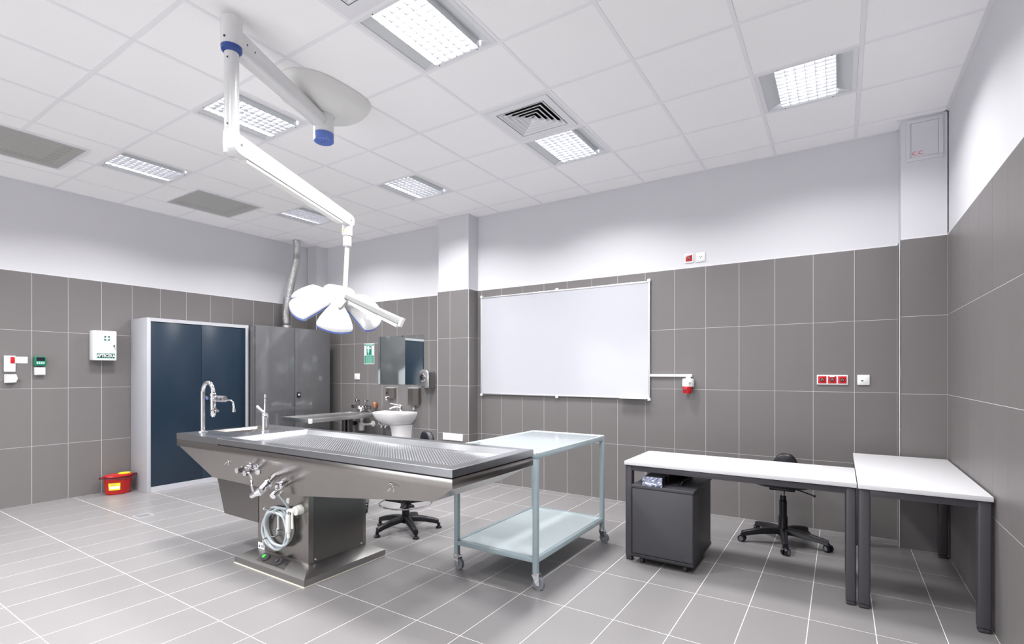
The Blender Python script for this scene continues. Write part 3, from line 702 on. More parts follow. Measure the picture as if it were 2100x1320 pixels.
# access hatch on right pillar
ph = PRY+PB
t = thing('access_hatch', 'white access hatch with red marks high on the right pillar', 'hatch', (.54, ph, 3.0))
bm = BM(); X0, X1, Z0, Z1 = .432, .655, 3.006, 3.326; f = .028
for (a, b, c, d) in ((X0, X1, Z0, Z0+f), (X0, X1, Z1-f, Z1), (X0, X0+f, Z0+f, Z1-f), (X1-f, X1, Z0+f, Z1-f)): box(bm, a, b, ph-.010, ph, c, d, .001)
obj('frame', bm, 'wall_paint', t)
bm = BM(); box(bm, X0+f+.002, X1-f-.002, ph-.008, ph-.001, Z0+f+.002, Z1-f-.002); obj('door', bm, 'wall_paint', t)
text('lettering', 'C.C.', .040, (X0+f+.045, ph-.0088, Z0+f+.028), (PI/2, 0, 0), 'red_ink', t, ext=.0004)

# floor drain
t = thing('floor_drain', 'small square slotted floor drain in front of the navy cabinet', 'drain', (-5.594, 2.19, 0))
bm = BM()
for (a, b, c, d) in ((-.07, .07, -.07, -.055), (-.07, .07, .055, .07), (-.07, -.055, -.055, .055), (.055, .07, -.055, .055)): box(bm, -5.594+a, -5.594+b, 2.19+c, 2.19+d, -.0005, .0022)
obj('frame', bm, 'aluminium', t)
bm = BM(); box(bm, -5.65, -5.538, 2.134, 2.246, -.0003, .0006); obj('slots', bm, 'black_void', t)
bm = BM()
for k in range(7): box(bm, -5.648+k*.017, -5.640+k*.017, 2.136, 2.244, .0006, .0018)
obj('grate_bars', bm, 'aluminium', t)

# ------------------------------------------------------------------ autopsy table
TX0, TX1, TY0, TY1, TZ = -4.42, -1.605, 1.962, 2.757, .89
t = thing('autopsy_table', 'large stainless steel autopsy table on a central pedestal', 'table', (-3.25, 2.355, 0))
# base plate
bm = BM()
rc = lambda x0, x1, y0, y1, z: [(x0, y0, z), (x1, y0, z), (x1, y1, z), (x0, y1, z)]
loft(bm, [rc(-3.66, -2.852, 2.010, 2.700, .004), rc(-3.66, -2.852, 2.010, 2.700, .048), rc(-3.545, -2.950, 2.105, 2.610, .098)]); bevel_all(bm, .003); bs = obj('base_plate', bm, 'steel_base', t)
bm = BM(); box(bm, -3.664, -2.848, 2.006, 2.704, .0, .005); obj('base_seal', bm, 'silicone', t)
# pedals on sloped front
def slope(y): return .048+(y-2.010)/(2.105-2.010)*.05
bm = BM(); loft(bm, [[(-3.42, 2.030, slope(2.03)+.001), (-3.10, 2.030, slope(2.03)+.001), (-3.12, 2.095, slope(2.095)+.001), (-3.42, 2.095, slope(2.095)+.001)], [(-3.42, 2.030, slope(2.03)+.003), (-3.10, 2.030, slope(2.03)+.003), (-3.12, 2.095, slope(2.095)+.003), (-3.42, 2.095, slope(2.095)+.003)]]); obj('pedal_panel', bm, 'steel', t)
for x, mm in ((-3.355, 'green_button'), (-3.205, 'rubber')):
    bm = BM(); lathe(bm, [(.030, 0), (.030, .008), (.024, .015)], (x, 2.065, slope(2.065)), (0, -.46, .88), 18); pb = obj('pedal_collar', bm, 'rubber', t)
    bm = BM(); lathe(bm, [(.015, 0), (.015, .008), (.009, .011)], (x-.010, 2.055, slope(2.06)+.014), (0, -.46, .88), 16); obj('button', bm, mm, pb, 'green foot button' if mm == 'green_button' else 'black foot button')
# pedestal body
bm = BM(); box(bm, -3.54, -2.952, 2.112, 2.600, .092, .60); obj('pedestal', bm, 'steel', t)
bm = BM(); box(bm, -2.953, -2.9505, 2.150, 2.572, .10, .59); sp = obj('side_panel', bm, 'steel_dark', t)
for (y, z) in ((2.165, .118), (2.555, .118), (2.165, .565)):
    bm = BM(); lathe(bm, [(.008, 0), (.006, .006)], (-2.951, y, z), (1, 0, 0), 10); obj('screw', bm, 'chrome', sp)
bm = BM(); box(bm, -3.535, -3.455, 2.1105, 2.113, .100, .145); pl = obj('rating_plate', bm, 'paper', t)
bm = BM(); box(bm, -3.502, -3.462, 2.1095, 2.1108, .112, .130); obj('print', bm, 'ink', pl)
bm = BM(); prism(bm, [(-3.528, .112), (-3.510, .112), (-3.519, .134)], 'y', 2.1093, 2.1108); obj('warning_mark', bm, 'lcd', pl)
# hull
yb0, yb1 = TY0+.012, TY1-.012
def hr(z, x0, x1, y0, y1): return None
bm = BM()
top = [(-4.415, yb0), (-2.93, yb0), (-1.612, yb0), (-1.612, yb1), (-2.93, yb1), (-4.415, yb1)]
ztop = .792
bot = [(-4.035, 2.045, .568), (-2.93, 2.045, .568), (-1.80, 2.045, .688), (-1.80, 2.672, .688), (-2.93, 2.672, .568), (-4.035, 2.672, .568)]
loft(bm, [[(x, y, ztop) for x, y in top], bot]); bevel_all(bm, .004, 2, 15); obj('hull', bm, 'steel', t)
# drain sump under left end
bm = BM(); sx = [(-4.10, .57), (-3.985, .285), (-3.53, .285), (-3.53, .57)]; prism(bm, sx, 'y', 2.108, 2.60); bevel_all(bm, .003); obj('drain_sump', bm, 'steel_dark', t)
# lower band
bm = BM(); box(bm, TX0, TX1, TY0, TY1, .790, .842, .003); obj('apron_band', bm, 'steel', t)
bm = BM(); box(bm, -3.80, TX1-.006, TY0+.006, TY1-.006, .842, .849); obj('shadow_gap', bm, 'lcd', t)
# left deck with sink opening
SX0, SX1, SY0, SY1 = -4.372, -4.01, 2.215, 2.605
bm = BM()
for (a, b, c, d) in ((TX0, SX0, TY0, TY1), (SX1, -3.805, TY0, TY1), (SX0, SX1, TY0, SY0), (SX0, SX1, SY1, TY1)): box(bm, a, b, c, d, .845, .89)
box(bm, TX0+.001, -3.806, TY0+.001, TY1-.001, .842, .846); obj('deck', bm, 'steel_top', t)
bm = BM()
def sqr(i, z): return rc(SX0+i, SX1-i, SY0+i, SY1-i, z)
loft(bm, [sqr(0, .889), sqr(.02, .870), sqr(.045, .76), sqr(.05, .757), sqr(.03, .757), sqr(.0, .80), sqr(-.003, .889)], caps=False)
bm2 = [bm.verts.new(Vector(p)) for p in sqr(.045, .76)]; bm.faces.new(bm2); obj('sink_bowl', bm, 'steel', t)
bm = BM(); lathe(bm, [(.025, 0), (.02, .003)], (-4.19, 2.41, .7605)); obj('sink_drain', bm, 'chrome_dark', t)
bm = BM(); box(bm, -3.806, -3.799, TY0-.0015, TY0+.004, .846, .8915); obj('joint_strip', bm, 'chrome', t)
# tray
A = (-3.798, TX1, TY0, TY1); IN = (-3.765, -1.672, 2.040, 2.685)
def rcs(r, i, z): return rc(r[0]+i, r[1]-i, r[2]+i, r[3]-i, z)
bm = BM(); loft(bm, [rcs(A, 0, .849), rcs(A, 0, .887), rcs(A, .003, .890), rcs(IN, 0, .890), rcs(IN, .045, .858), rcs(IN, .06, .8555)], caps=True); obj('drain_tray', bm, 'steel_top', t, angle=20)
bm = BM(); nx, ny = 84, 22
for a in range(nx):
    for b in range(ny):
        x = IN[0]+.09+(IN[1]-IN[0]-.18)*a/(nx-1); y = IN[2]+.09+(IN[3]-IN[2]-.18)*b/(ny-1)
        r, h = .0055, .0009; n = 6
        R = [bm.verts.new((x+r*math.cos(2*PI*k/n), y+r*math.sin(2*PI*k/n), .8575)) for k in range(n)]
        R2 = [bm.verts.new((x+r*.5*math.cos(2*PI*k/n), y+r*.5*math.sin(2*PI*k/n), .8575+h)) for k in range(n)]
        bridge(bm, R, R2); bm.faces.new(R2)
bmt = BM(); box(bmt, IN[0]+.075, IN[1]-.075, IN[2]+.075, IN[3]-.075, .8555, .8575); g = obj('perforated_plate', bmt, 'steel_top', t)
o = obj('plate_dimples', bm, 'perforation', t, angle=80); o['kind'] = 'stuff'
# gooseneck aspirator tap
gx_, gy_ = -4.335, 2.12
bm = BM(); lathe(bm, [(.038, 0), (.038, .006), (.020, .012)], (gx_, gy_, .89)); obj('tap_flange', bm, 'chrome', t)
bm = BM(); R = .080; cxg = gx_+R
pts = [(gx_, gy_, .89), (gx_, gy_, 1.05), (gx_, gy_, 1.21)]+[(cxg-R*math.cos(a), gy_, 1.21+R*math.sin(a)) for a in [PI*k/10 for k in range(1, 10)]]+[(gx_+2*R, gy_, 1.21), (gx_+2*R, gy_, 1.18)]
tube(bm, pts, .0155, 16, smooth=False); obj('swan_neck', bm, 'chrome', t, angle=60)
px_ = gx_+2*R
bm = BM(); lathe(bm, [(.014, -.01), (.020, 0), (.020, .045), (.0205, .06), (.0205, .12), (.023, .122), (.023, .132), (.0205, .134), (.0205, .150), (.024, .152), (.024, .166), (.018, .170)], (px_, gy_, 1.035)); cyl(bm, (px_, gy_, 1.018), (px_, gy_, 1.03), .012); obj('aspirator_body', bm, 'chrome', t)
bm = BM(); cyl(bm, (px_+.015, gy_, 1.163), (px_+.05, gy_, 1.163), .010)
cyl(bm, (px_+.05, gy_, 1.145), (px_+.05, gy_, 1.185), .014); cyl(bm, (px_+.045, gy_, 1.178), (px_+.18, gy_, 1.178), .012); cyl(bm, (px_+.045, gy_, 1.150), (px_+.18, gy_, 1.150), .010)
for k in range(3): cyl(bm, (px_+.06+.05*k, gy_, 1.163), (px_+.075+.05*k, gy_, 1.163), .022, n=14)
va = obj('valve_block', bm, 'chrome', t)
bm = BM(); tube(bm, [(px_+.18, gy_, 1.150), (px_+.24, gy_, 1.158), (px_+.285, gy_, 1.145), (px_+.300, gy_, 1.112), (px_+.302, gy_, 1.095)], .0065, 8); cyl(bm, (px_+.302, gy_, 1.07), (px_+.302, gy_, 1.10), .011, .009, n=12); obj('outlet_spout', bm, 'chrome', t)
bm = BM(); cyl(bm, (px_+.018, gy_, 1.07), (px_+.085, gy_-.01, 1.07), .006, n=10); cyl(bm, (px_+.03, gy_, 1.055), (px_+.03, gy_, 1.09), .010, n=10); cyl(bm, (px_+.08, gy_-.01, 1.07), (px_+.092, gy_-.012, 1.07), .011, n=10); obj('drain_lever', bm, 'chrome', t)
# sink mixer with pull-out
mx, my = -3.88, 2.375
bm = BM(); lathe(bm, [(.034, 0), (.034, .010), (.027, .018), (.025, .045), (.025, .115), (.027, .118), (.027, .135), (.022, .145), (.026, .152), (.026, .158)], (mx, my, .89)); mb = obj('mixer_body', bm, 'chrome', t)
bm = BM(); tube(bm, [(mx, my, 1.045), (mx-.03, my-.01, 1.062), (mx-.075, my-.02, 1.092)], .010, 10, rfun=lambda f: .008+.006*f); obj('mixer_lever', bm, 'chrome', t)
bm = BM(); tube(bm, [(mx, my, 1.045), (mx+.002, my, 1.10), (mx+.004, my, 1.15), (mx+.004, my, 1.195)], .006, 8, rfun=lambda f: .008-.0025*f); lathe(bm, [(.008, 0), (.010, .01), (.008, .02)], (mx+.004, my, 1.13), n=12); obj('spray_spout', bm, 'chrome', t)
# front valves (on the leaning hull face)
def hy(z): return TY0+.012+(ztop-z)/(ztop-.568)*(2.045-yb0)
for (x, z) in ((-3.455, .715), (-3.365, .705)):
    bm = BM(); y = hy(z); lathe(bm, [(.040, 0), (.040, .006), (.022, .014)], (x, y, z), (0, -1, -.2)); cyl(bm, (x, y, z), (x+.012, y-.06, z-.008), .015)
    cyl(bm, (x+.012, y-.055, z-.008), (x+.018, y-.10, z-.012), .024, .019, n=8); obj('valve_knob', bm, 'chrome', t)
bm = BM(); cyl(bm, (-3.44, hy(.71)-.03, .712), (-3.36, hy(.7)-.03, .704), .012); tube(bm, [(-3.36, 1.925, .70), (-3.315, 1.915, .695), (-3.27, 1.905, .665), (-3.235, 1.89, .61), (-3.185, 1.875, .572)], .0075, 8); obj('valve_arm', bm, 'chrome', t)
bm = BM(); cyl(bm, (-3.170, hy(.672), .675), (-3.150, 1.945, .640), .026, n=22); cyl(bm, (-3.150, 1.945, .640), (-3.147, 1.94, .637), .029, n=22); cyl(bm, (-3.147, 1.94, .637), (-3.13, 1.885, .605), .026, n=22); cyl(bm, (-3.13, 1.885, .605), (-3.15, 1.86, .590), .030, .018, n=22)
cyl(bm, (-3.13, 1.885, .605), (-3.20, 1.868, .570), .020, .018, n=16); obj('mixer_cartridge', bm, 'chrome', t)
bm = BM(); cyl(bm, (-3.095, 2.03, .615), (-3.06, 1.95, .595), .014); cyl(bm, (-3.06, 1.955, .596), (-3.045, 1.915, .578), .022, .020, n=16); cyl(bm, (-3.075, 1.97, .60), (-3.07, 1.96, .645), .014); cyl(bm, (-3.07, 1.99, .60), (-3.10, 1.99, .565), .012, n=12)
cyl(bm, (-3.115, hy(.63)-.003, .63), (-3.105, 1.995, .625), .026, n=14)
for k in range(4):
    a = PI/2*k+.4; cyl(bm, (-3.10, 2.0, .62), (-3.10+.03*math.cos(a), 2.0, .62+.03*math.sin(a)), .005, n=8)
obj('hose_valve', bm, 'chrome', t)
for (x, z) in ((-3.735, .715), (-2.06, .735)):
    bm = BM(); y = hy(z); tube(bm, [(x-.022, y, z+.02), (x, y-.006, z+.028), (x+.024, y-.004, z+.008), (x+.020, y-.002, z-.016)], .0025, 6); cyl(bm, (x, y, z+.004), (x-.008, y-.02, z-.014), .004, n=8); obj('hook', bm, 'chrome', t)
# coiled hose
hyf = 2.112
bm = BM(); pts = [(-3.10, 1.99, .572), (-3.085, 2.02, .52), (-3.10, 2.06, .47), (-3.16, 2.085, .442)]
loops = [(-3.270, .300, .150, .135, 0), (-3.265, .285, .160, .125, .35), (-3.235, .290, .120, .130, -.3)]
for li, (cx_, cz_, rx, rz, ph_) in enumerate(loops):
    for k in range(12):
        a = PI/2+.3+2*PI*k/12
        x = rx*math.cos(a); z = rz*math.sin(a)
        pts.append((cx_+x*math.cos(ph_)-z*math.sin(ph_), 2.092-.017*li, cz_+x*math.sin(ph_)+z*math.cos(ph_)))
pts += [(-3.27, 2.03, .415), (-3.32, 2.03, .32), (-3.25, 2.035, .22), (-3.16, 2.05, .20), (-3.11, 2.06, .225), (-3.10, 2.065, .265)]
tube(bm, pts, .0095, 10, sub=5); obj('hose', bm, 'hose', t, 'pale coiled hose')
bm = BM(); cyl(bm, (-3.10, 2.065, .262), (-3.10, 2.065, .30), .011); lathe(bm, [(.014, 0), (.019, .01), (.019, .12), (.015, .125)], (-3.10, 2.065, .295)); sg = obj('spray_handle', bm, 'cream_plastic', t)
bm = BM(); lathe(bm, [(.018, 0), (.018, .03), (.012, .045)], (-3.10, 2.065, .415)); tube(bm, [(-3.10, 2.065, .455), (-3.10, 2.06, .475), (-3.083, 2.05, .505), (-3.080, 2.048, .515)], .006, 8); obj('spray_neck', bm, 'chrome', sg)
bm = BM(); cyl(bm, (-3.080, 2.048, .508), (-3.072, 2.042, .532), .013, .010, n=12); obj('spray_nozzle', bm, 'cream_plastic', sg)
bm = BM(); cyl(bm, (-3.03, hyf, .455), (-3.03, 2.065, .452), .034, .030, n=20); box(bm, -3.095, -3.03, 2.052, 2.080, .440, .462, .005); cyl(bm, (-3.055, 2.062, .44), (-3.043, 2.055, .335), .006, .008, n=10); obj('wall_holder', bm, 'cream_plastic', t, 'cream plastic spray holder')
bm = BM(); cyl(bm, (-3.245, 2.085, .29), (-3.245, 2.085, .385), .009); cyl(bm, (-3.255, 2.085, .385), (-3.255, 2.09, .40), .007); cyl(bm, (-3.26, 2.08, .265), (-3.24, 2.08, .29), .012, n=10); lathe(bm, [(.016, 0), (.012, .02)], (-3.25, hyf, .275), (0, -1, 0), 12); obj('drain_valve', bm, 'chrome', t)
bm = BM(); tube(bm, [(-3.32, hyf, .425), (-3.32, 2.03, .428), (-3.32, 2.03, .445)], .005, 8); obj('hose_hook', bm, 'chrome', t); bm = BM(); tube(bm, [(-3.33, hyf, .215), (-3.33, 2.03, .222), (-3.33, 2.03, .18)], .005, 8); obj('hose_hook', bm, 'chrome', t)

# ------------------------------------------------------------------ low steel stand behind the table
t = thing('steel_stand', 'low steel stand on casters mostly hidden behind the autopsy table', 'trolley', (-4.15, 3.2, 0))
bm = BM(); box(bm, -4.46, -3.86, 2.98, 3.46, .56, .60, .004); obj('top', bm, 'steel', t)
def caster(bm_f, bm_w, x, y, ang, r=.036, w=.022, off=.03, top=.10):
    dx, dy = math.cos(ang), math.sin(ang); nx_, ny_ = -dy, dx; wx, wy = x+dx*off, y+dy*off
    cyl(bm_w, (wx-nx_*w/2, wy-ny_*w/2, r), (wx+nx_*w/2, wy+ny_*w/2, r), r, n=24)
    for s in (-1, 1):
        o_ = s*(w/2+.004); P = [(x-dx*.02, y-dy*.02), (x+dx*.03, y+dy*.03)]
        r1 = [(x-dx*.022+nx_*o_, y-dy*.022+ny_*o_, top-.01), (x+dx*.028+nx_*o_, y+dy*.028+ny_*o_, top-.01), (wx+dx*.012+nx_*o_, wy+dy*.012+ny_*o_, r-.008), (wx-dx*.012+nx_*o_, wy-dy*.012+ny_*o_, r-.008)]
        r2 = [(a+nx_*.003*s, b+ny_*.003*s, c) for a, b, c in r1]
        loft(bm_f, [r1, r2])
    cyl(bm_f, (x, y, top-.014), (x, y, top), .024, n=14)
    cyl(bm_f, (wx-nx_*(w/2+.008), wy-ny_*(w/2+.008), r), (wx+nx_*(w/2+.008), wy+ny_*(w/2+.008), r), .006, n=10)
for (x, y) in ((-4.43, 3.01), (-3.89, 3.01), (-4.43, 3.43), (-3.89, 3.43)):
    bm = BM(); box(bm, x-.022, x+.022, y-.022, y+.022, .10, .56, .003); lg = obj('leg', bm, 'steel', t)
    f_, w_ = BM(), BM(); caster(f_, w_, x, y, 2.6, .034, .024, .01); obj('caster_fork', f_, 'rubber', lg); obj('caster_wheel', w_, 'rubber', lg)

# ------------------------------------------------------------------ pale blue cart
X0, X1, Y0, Y1, ZT = -2.268, -1.600, 2.790, 3.895, .856; LW = .032
t = thing('trolley_cart', 'pale blue-grey two-shelf cart on casters behind the autopsy table', 'trolley', (-1.93, 3.34, 0))
for (x, y) in ((X0, Y0), (X1-LW, Y0), (X0, Y1-LW), (X1-LW, Y1-LW)):
    bm = BM(); box(bm, x, x+LW, y, y+LW, .105, ZT-.0325, .002); lg = obj('leg', bm, 'cart_paint', t)
    f_, w_ = BM(), BM(); ang = -.15 if (x < -2) == (y < 3) else (.05 if y < 3 else -.3)
    caster(f_, w_, x+LW/2, y+LW/2, ang, .0375, .024, .022, .105)
    cf = obj('caster_fork', f_, 'chrome', lg); 
    obj('caster_wheel', w_, 'caster_grey', lg)
def shelf(z, nm, rim, sheet):
    bm = BM(); e = .03
    for (a, b, c, d) in ((X0+LW*(z < .5), X1-LW*(z < .5), Y0, Y0+e), (X0+LW*(z < .5), X1-LW*(z < .5), Y1-e, Y1), (X0, X0+e, Y0+e, Y1-e), (X1-e, X1, Y0+e, Y1-e)): q_ = .001 if z < .5 else 0; box(bm, a+q_*(a == X0), b-q_*(b == X1), c+q_*(c == Y0), d-q_*(d == Y1), z-.032, z, .0015)
    sh = obj(nm+'_frame', bm, 'cart_paint', t)
    bm = BM(); box(bm, X0+.004, X1-.004, Y0+.004, Y1-.004, z-.006 if z < .5 else z-.001, z-.003 if z < .5 else z+.0015); obj(nm+'_sheet', bm, sheet, t)
    bm = BM()
    if z > .5:
        for (a, b, c, d) in ((X0, X1, Y0, Y0+.006), (X0, X1, Y1-.006, Y1), (X0, X0+.006, Y0, Y1), (X1-.006, X1, Y0, Y1)): box(bm, a, b, c, d, z-.001, z+.006, .001)
        obj('raised_edge', bm, 'cart_rim', t)
shelf(.198, 'lower_shelf', 0, 'cart_sheet'); shelf(ZT, 'top_shelf', 0, 'cart_top')

# ------------------------------------------------------------------ desks
def desk(X0, X1, Y0, Y1, ZT, lab, lw, ld, ft=.026):
    t = thing('desk', lab, 'desk', ((X0+X1)/2, (Y0+Y1)/2, 0), group='white-topped desks with dark legs')
    bm = BM(); box(bm, X0, X1, Y0, Y1, ZT-ft, ZT, .0012); obj('tabletop', bm, 'desk_white', t)
    bm = BM(); i = .012
    for (a, b, c, d) in ((X0+i+.04, X1-i-.04, Y0+.018, Y0+.045), (X0+i+.04, X1-i-.04, Y1-.045, Y1-.018), (X0+.018, X0+.045, Y0+.04, Y1-.04), (X1-.045, X1-.018, Y0+.04, Y1-.04)): box(bm, a, b, c, d, ZT-ft-.042, ZT-ft-.004, .002)
    obj('under_frame', bm, 'desk_leg', t)
    for x in (X0+i*.2, X1-i*.2-lw):
        for y in (Y0+.014, Y1-.014-ld):
            bm = BM(); box(bm, x, x+lw, y, y+ld, .022, ZT-ft-.001, .010, 3); lg = obj('leg', bm, 'desk_leg', t)
            bm = BM(); box(bm, x+.003, x+lw-.003, y+.003, y+ld-.003, 0, .024, .008); obj('foot', bm, 'rubber', lg)
desk(-1.326, .0815, 3.600, 4.185, .723, 'long white-topped desk with dark pedestal under its left end', .052, .055)
desk(.087, .668, 3.590, 4.965, .723, 'white-topped desk against the right wall, set at right angles', .058, .055)
# pedestal
X0, X1, Y0, Y1 = -1.255, -.832, 3.565, 4.155
t = thing('desk_pedestal', 'dark grey mobile pedestal under the long desk', 'cabinet', ((X0+X1)/2, 3.86, 0))
bm = BM(); box(bm, X0, X1, Y0+.006, Y1-.03, .075, .543, .001); obj('carcass', bm, 'pedestal_grey', t)
bm = BM(); box(bm, X0-.004, X1+.004, Y0, Y1, .545, .565, .0015); obj('top', bm, 'pedestal_grey', t)
bm = BM(); box(bm, X0-.002, X1+.002, Y0, Y1-.01, .050, .073, .0015); obj('plinth', bm, 'pedestal_dark', t)
bm = BM(); box(bm, X0+.003, X1-.003, Y0, Y0+.006, .078, .540, .001); obj('back_panel', bm, 'pedestal_grey', t)
bm = BM(); box(bm, X0+.004, X1-.004, Y1-.028, Y1-.008, .08, .54, .002); obj('drawer_front', bm, 'pedestal_dark', t)
bm = BM(); cyl(bm, (-.905, Y0-.002, .115), (-.905, Y0+.001, .115), .005, n=10); obj('screw_cap', bm, 'pedestal_dark', t)
for (x, y) in ((X0+.06, Y0+.05), (X1-.06, Y0+.05), (X0+.06, Y1-.07), (X1-.06, Y1-.07)):
    bm = BM(); cyl(bm, (x-.012, y, .022), (x+.012, y, .022), .022, n=16); cyl(bm, (x, y, .03), (x, y, .052), .012, n=10); obj('caster', bm, 'rubber', t)
# things on pedestal
t = thing('wrapped_trays', 'black plastic tray stack in shiny film on the pedestal', 'tray', (-1.11, 3.75, .565))
X0, X1, Y0, Y1 = -1.175, -1.045, 3.585, 3.925
for k in range(4):
    bm = BM(); z = .566+k*.0165; box(bm, X0, X1, Y0, Y1, z, z+.0145, .003); obj('tray', bm, 'dark_tray', t)
bm = BM(); ny_, nz_ = 9, 5
P = [[Vector((X0-.004+(X1-X0+.008)*a/ny_, Y0-.014+random.uniform(-.007, .007), .566+.064*b/nz_)) for b in range(nz_+1)] for a in range(ny_+1)]
V = [[bm.verts.new(p) for p in r] for r in P]
for a in range(ny_):
    for b in range(nz_): bm.faces.new((V[a][b], V[a+1][b], V[a+1][b+1]) ); bm.faces.new((V[a][b], V[a+1][b+1], V[a][b+1]))
rr = bmesh.ops.extrude_face_region(bm, geom=list(bm.faces)); bmesh.ops.translate(bm, vec=(0, .012, 0), verts=[v for v in rr['geom'] if isinstance(v, bmesh.types.BMVert)])
obj('film_end', bm, 'foil_film', t, 'crumpled shiny film end', angle=5)
t = thing('open_tray', 'black upright drawer insert beside the wrapped trays', 'tray', (-.98, 3.85, .565))
bm = BM(); box(bm, -1.040, -1.034, 3.70, 4.05, .566, .650, .001); obj('upright_side', bm, 'dark_tray', t)
bm = BM(); box(bm, -1.034, -.95, 4.043, 4.05, .566, .650, .001); obj('end_wall', bm, 'dark_tray', t)
bm = BM(); box(bm, -1.034, -.95, 3.70, 4.043, .566, .572, .001); obj('bottom', bm, 'dark_tray', t)
bm = BM(); loft(bm, [[(-.952, 3.70, .566), (-.952, 4.05, .566), (-.946, 4.05, .566), (-.946, 3.70, .566)], [(-.938, 3.70, .600), (-.938, 4.05, .600), (-.930, 4.05, .600), (-.930, 3.70, .600)]]); obj('low_side', bm, 'dark_tray', t)

# ------------------------------------------------------------------ chairs
def base5(t, a0, R, hub, tipz, casters):
    for k in range(5):
        a = a0+2*PI*k/5; d = Vector((math.cos(a), math.sin(a), 0)); n = Vector((-math.sin(a), math.cos(a), 0))
        rings = []
        for f in (0, .25, .55, .85, 1.0):
            r = .02+(R-.02)*f; top = hub-(hub-tipz)*(f**2.0); th = .050-.012*f; w = .030-.010*f
            c = d*r
            rings.append([tuple(c+n*w+Vector((0, 0, top-th))), tuple(c+n*w*.9+Vector((0, 0, top-.008))), tuple(c+n*w*.55+Vector((0, 0, top))), tuple(c-n*w*.55+Vector((0, 0, top))), tuple(c-n*w*.9+Vector((0, 0, top-.008))), tuple(c-n*w+Vector((0, 0, top-th)))])
        bm = BM(); loft(bm, rings); bevel_all(bm, .003, 1, 40); lg = obj('leg', bm, 'black_plastic', t, angle=50)
        tip = d*R
        if casters:
            bm = BM(); a2 = a+.9; nn = Vector((math.cos(a2), math.sin(a2), 0)); c0 = tip+Vector((0, 0, .027))
            for s in (-1, 1): cyl(bm, tuple(c0+nn*s*.006), tuple(c0+nn*s*.024), .027, n=22)
            cw = obj('caster_wheel', bm, 'black_plastic', lg)
            bm = BM()
            for s in (-1, 1): lathe(bm, [(.0165, 0), (.0185, .0012), (.0125, .0014)], tuple(c0+nn*s*.0242), tuple(nn*s), 20)
            obj('wheel_ring', bm, 'caster_grey', lg)
            bm = BM(); cyl(bm, tuple(tip+Vector((0, 0, .03))), tuple(tip+Vector((0, 0, tipz-.02))), .012, n=12); box(bm, tip.x-.014, tip.x+.014, tip.y-.014, tip.y+.014, .03, .058, .006); obj('caster_stem', bm, 'black_plastic', lg)
        else:
            bm = BM(); lathe(bm, [(.022, 0), (.026, .004), (.026, .012), (.014, .018), (.014, tipz-.03)], tuple(tip)); obj('glide', bm, 'black_plastic', lg)
def cushion(bm, cx_, cy_, rx, ry, z0, z1, p=3.0, n=36):
    def so(s, z): 
        out = []
        for k in range(n):
            a = 2*PI*k/n; c_, s_ = math.cos(a), math.sin(a)
            out.append((cx_+rx*s*math.copysign(abs(c_)**(2/p), c_), cy_+ry*s*math.copysign(abs(s_)**(2/p), s_), z))
        return out
    h = z1-z0
    loft(bm, [so(.7, z0), so(.93, z0+h*.12), so(1, z0+h*.4), so(.99, z0+h*.7), so(.93, z1-h*.08), so(.7, z1), so(.3, z1-.004)])
    return bm
t = thing('office_chair', 'black swivel office chair on casters behind the long desk', 'chair', local=True)
base5(t, math.radians(-82), .315, .125, .085, True)
bm = BM(); lathe(bm, [(.036, .06), (.036, .13), (.034, .135), (.034, .215), (.028, .217), (.028, .34), (.023, .345), (.022, .38)], (0, 0, 0)); obj('column_cover', bm, 'black_plastic', t)
bm = BM(); cyl(bm, (0, 0, .37), (0, 0, .455), .014); obj('gas_lift', bm, 'chrome_dark', t)
bm = BM(); box(bm, -.09, .09, -.10, .10, .435, .462, .006); obj('mechanism', bm, 'black_plastic', t)
bm = BM(); cushion(bm, 0, 0, .205, .20, .462, .535); obj('seat', bm, 'black_plastic', t, angle=60)
bm = BM(); tube(bm, [(.08, -.02, .445), (.14, -.05, .438), (.20, -.075, .425), (.225, -.085, .420)], .006, 8, rfun=lambda f: .005+.005*(f > .8)); obj('lever', bm, 'black_plastic', t)
bm = BM(); tube(bm, [(0, .09, .448), (0, .18, .452), (0, .235, .50), (0, .235, .62)], .014, 10); obj('back_stem', bm, 'black_plastic', t)
def backrest(cx_, cy_, ang, z0, z1, wt, wb_):
    bm = BM(); rings = []; n = 28; nx_ = Vector((math.cos(ang), math.sin(ang), 0)); tx = Vector((-math.sin(ang), math.cos(ang), 0)); zc = (z0+z1)/2; H = (z1-z0)/2
    def outl(s, off):
        out = []
        for k in range(n):
            a = 2*PI*k/n; c_, s_ = math.cos(a), math.sin(a); yy = math.copysign(abs(s_)**.6, s_); xx = math.copysign(abs(c_)**.6, c_)
            w = (wb_+(wt-wb_)*(yy+1)/2)/2
            out.append(tuple(Vector((cx_, cy_, zc+H*s*yy))+tx*(w*s*xx)+nx_*off))
        return out
    loft(bm, [outl(.8, -.03), outl(.97, -.02), outl(1, 0), outl(.97, .02), outl(.8, .03)]); return bm
obj('backrest', backrest(0, .225, PI/2, .50, .690, .13, .27), 'black_plastic', t, angle=60)
t.location = (-.385, 4.655, 0)
t = thing('drafting_stool', 'black swivel stool with chrome foot ring behind the autopsy table', 'chair', local=True)
base5(t, math.radians(-101), .285, .125, .075, False)
bm = BM(); lathe(bm, [(.033, .06), (.033, .30), (.028, .305), (.028, .42)], (0, 0, 0)); obj('column_cover', bm, 'black_plastic', t)
bm = BM(); cyl(bm, (0, 0, .41), (0, 0, .56), .014); obj('gas_lift', bm, 'chrome_dark', t)
bm = BM(); tube(bm, [(.225*math.cos(2*PI*k/24), .225*math.sin(2*PI*k/24), .235) for k in range(24)], .0085, 10, sub=2, closed=True); obj('foot_ring', bm, 'chrome', t)
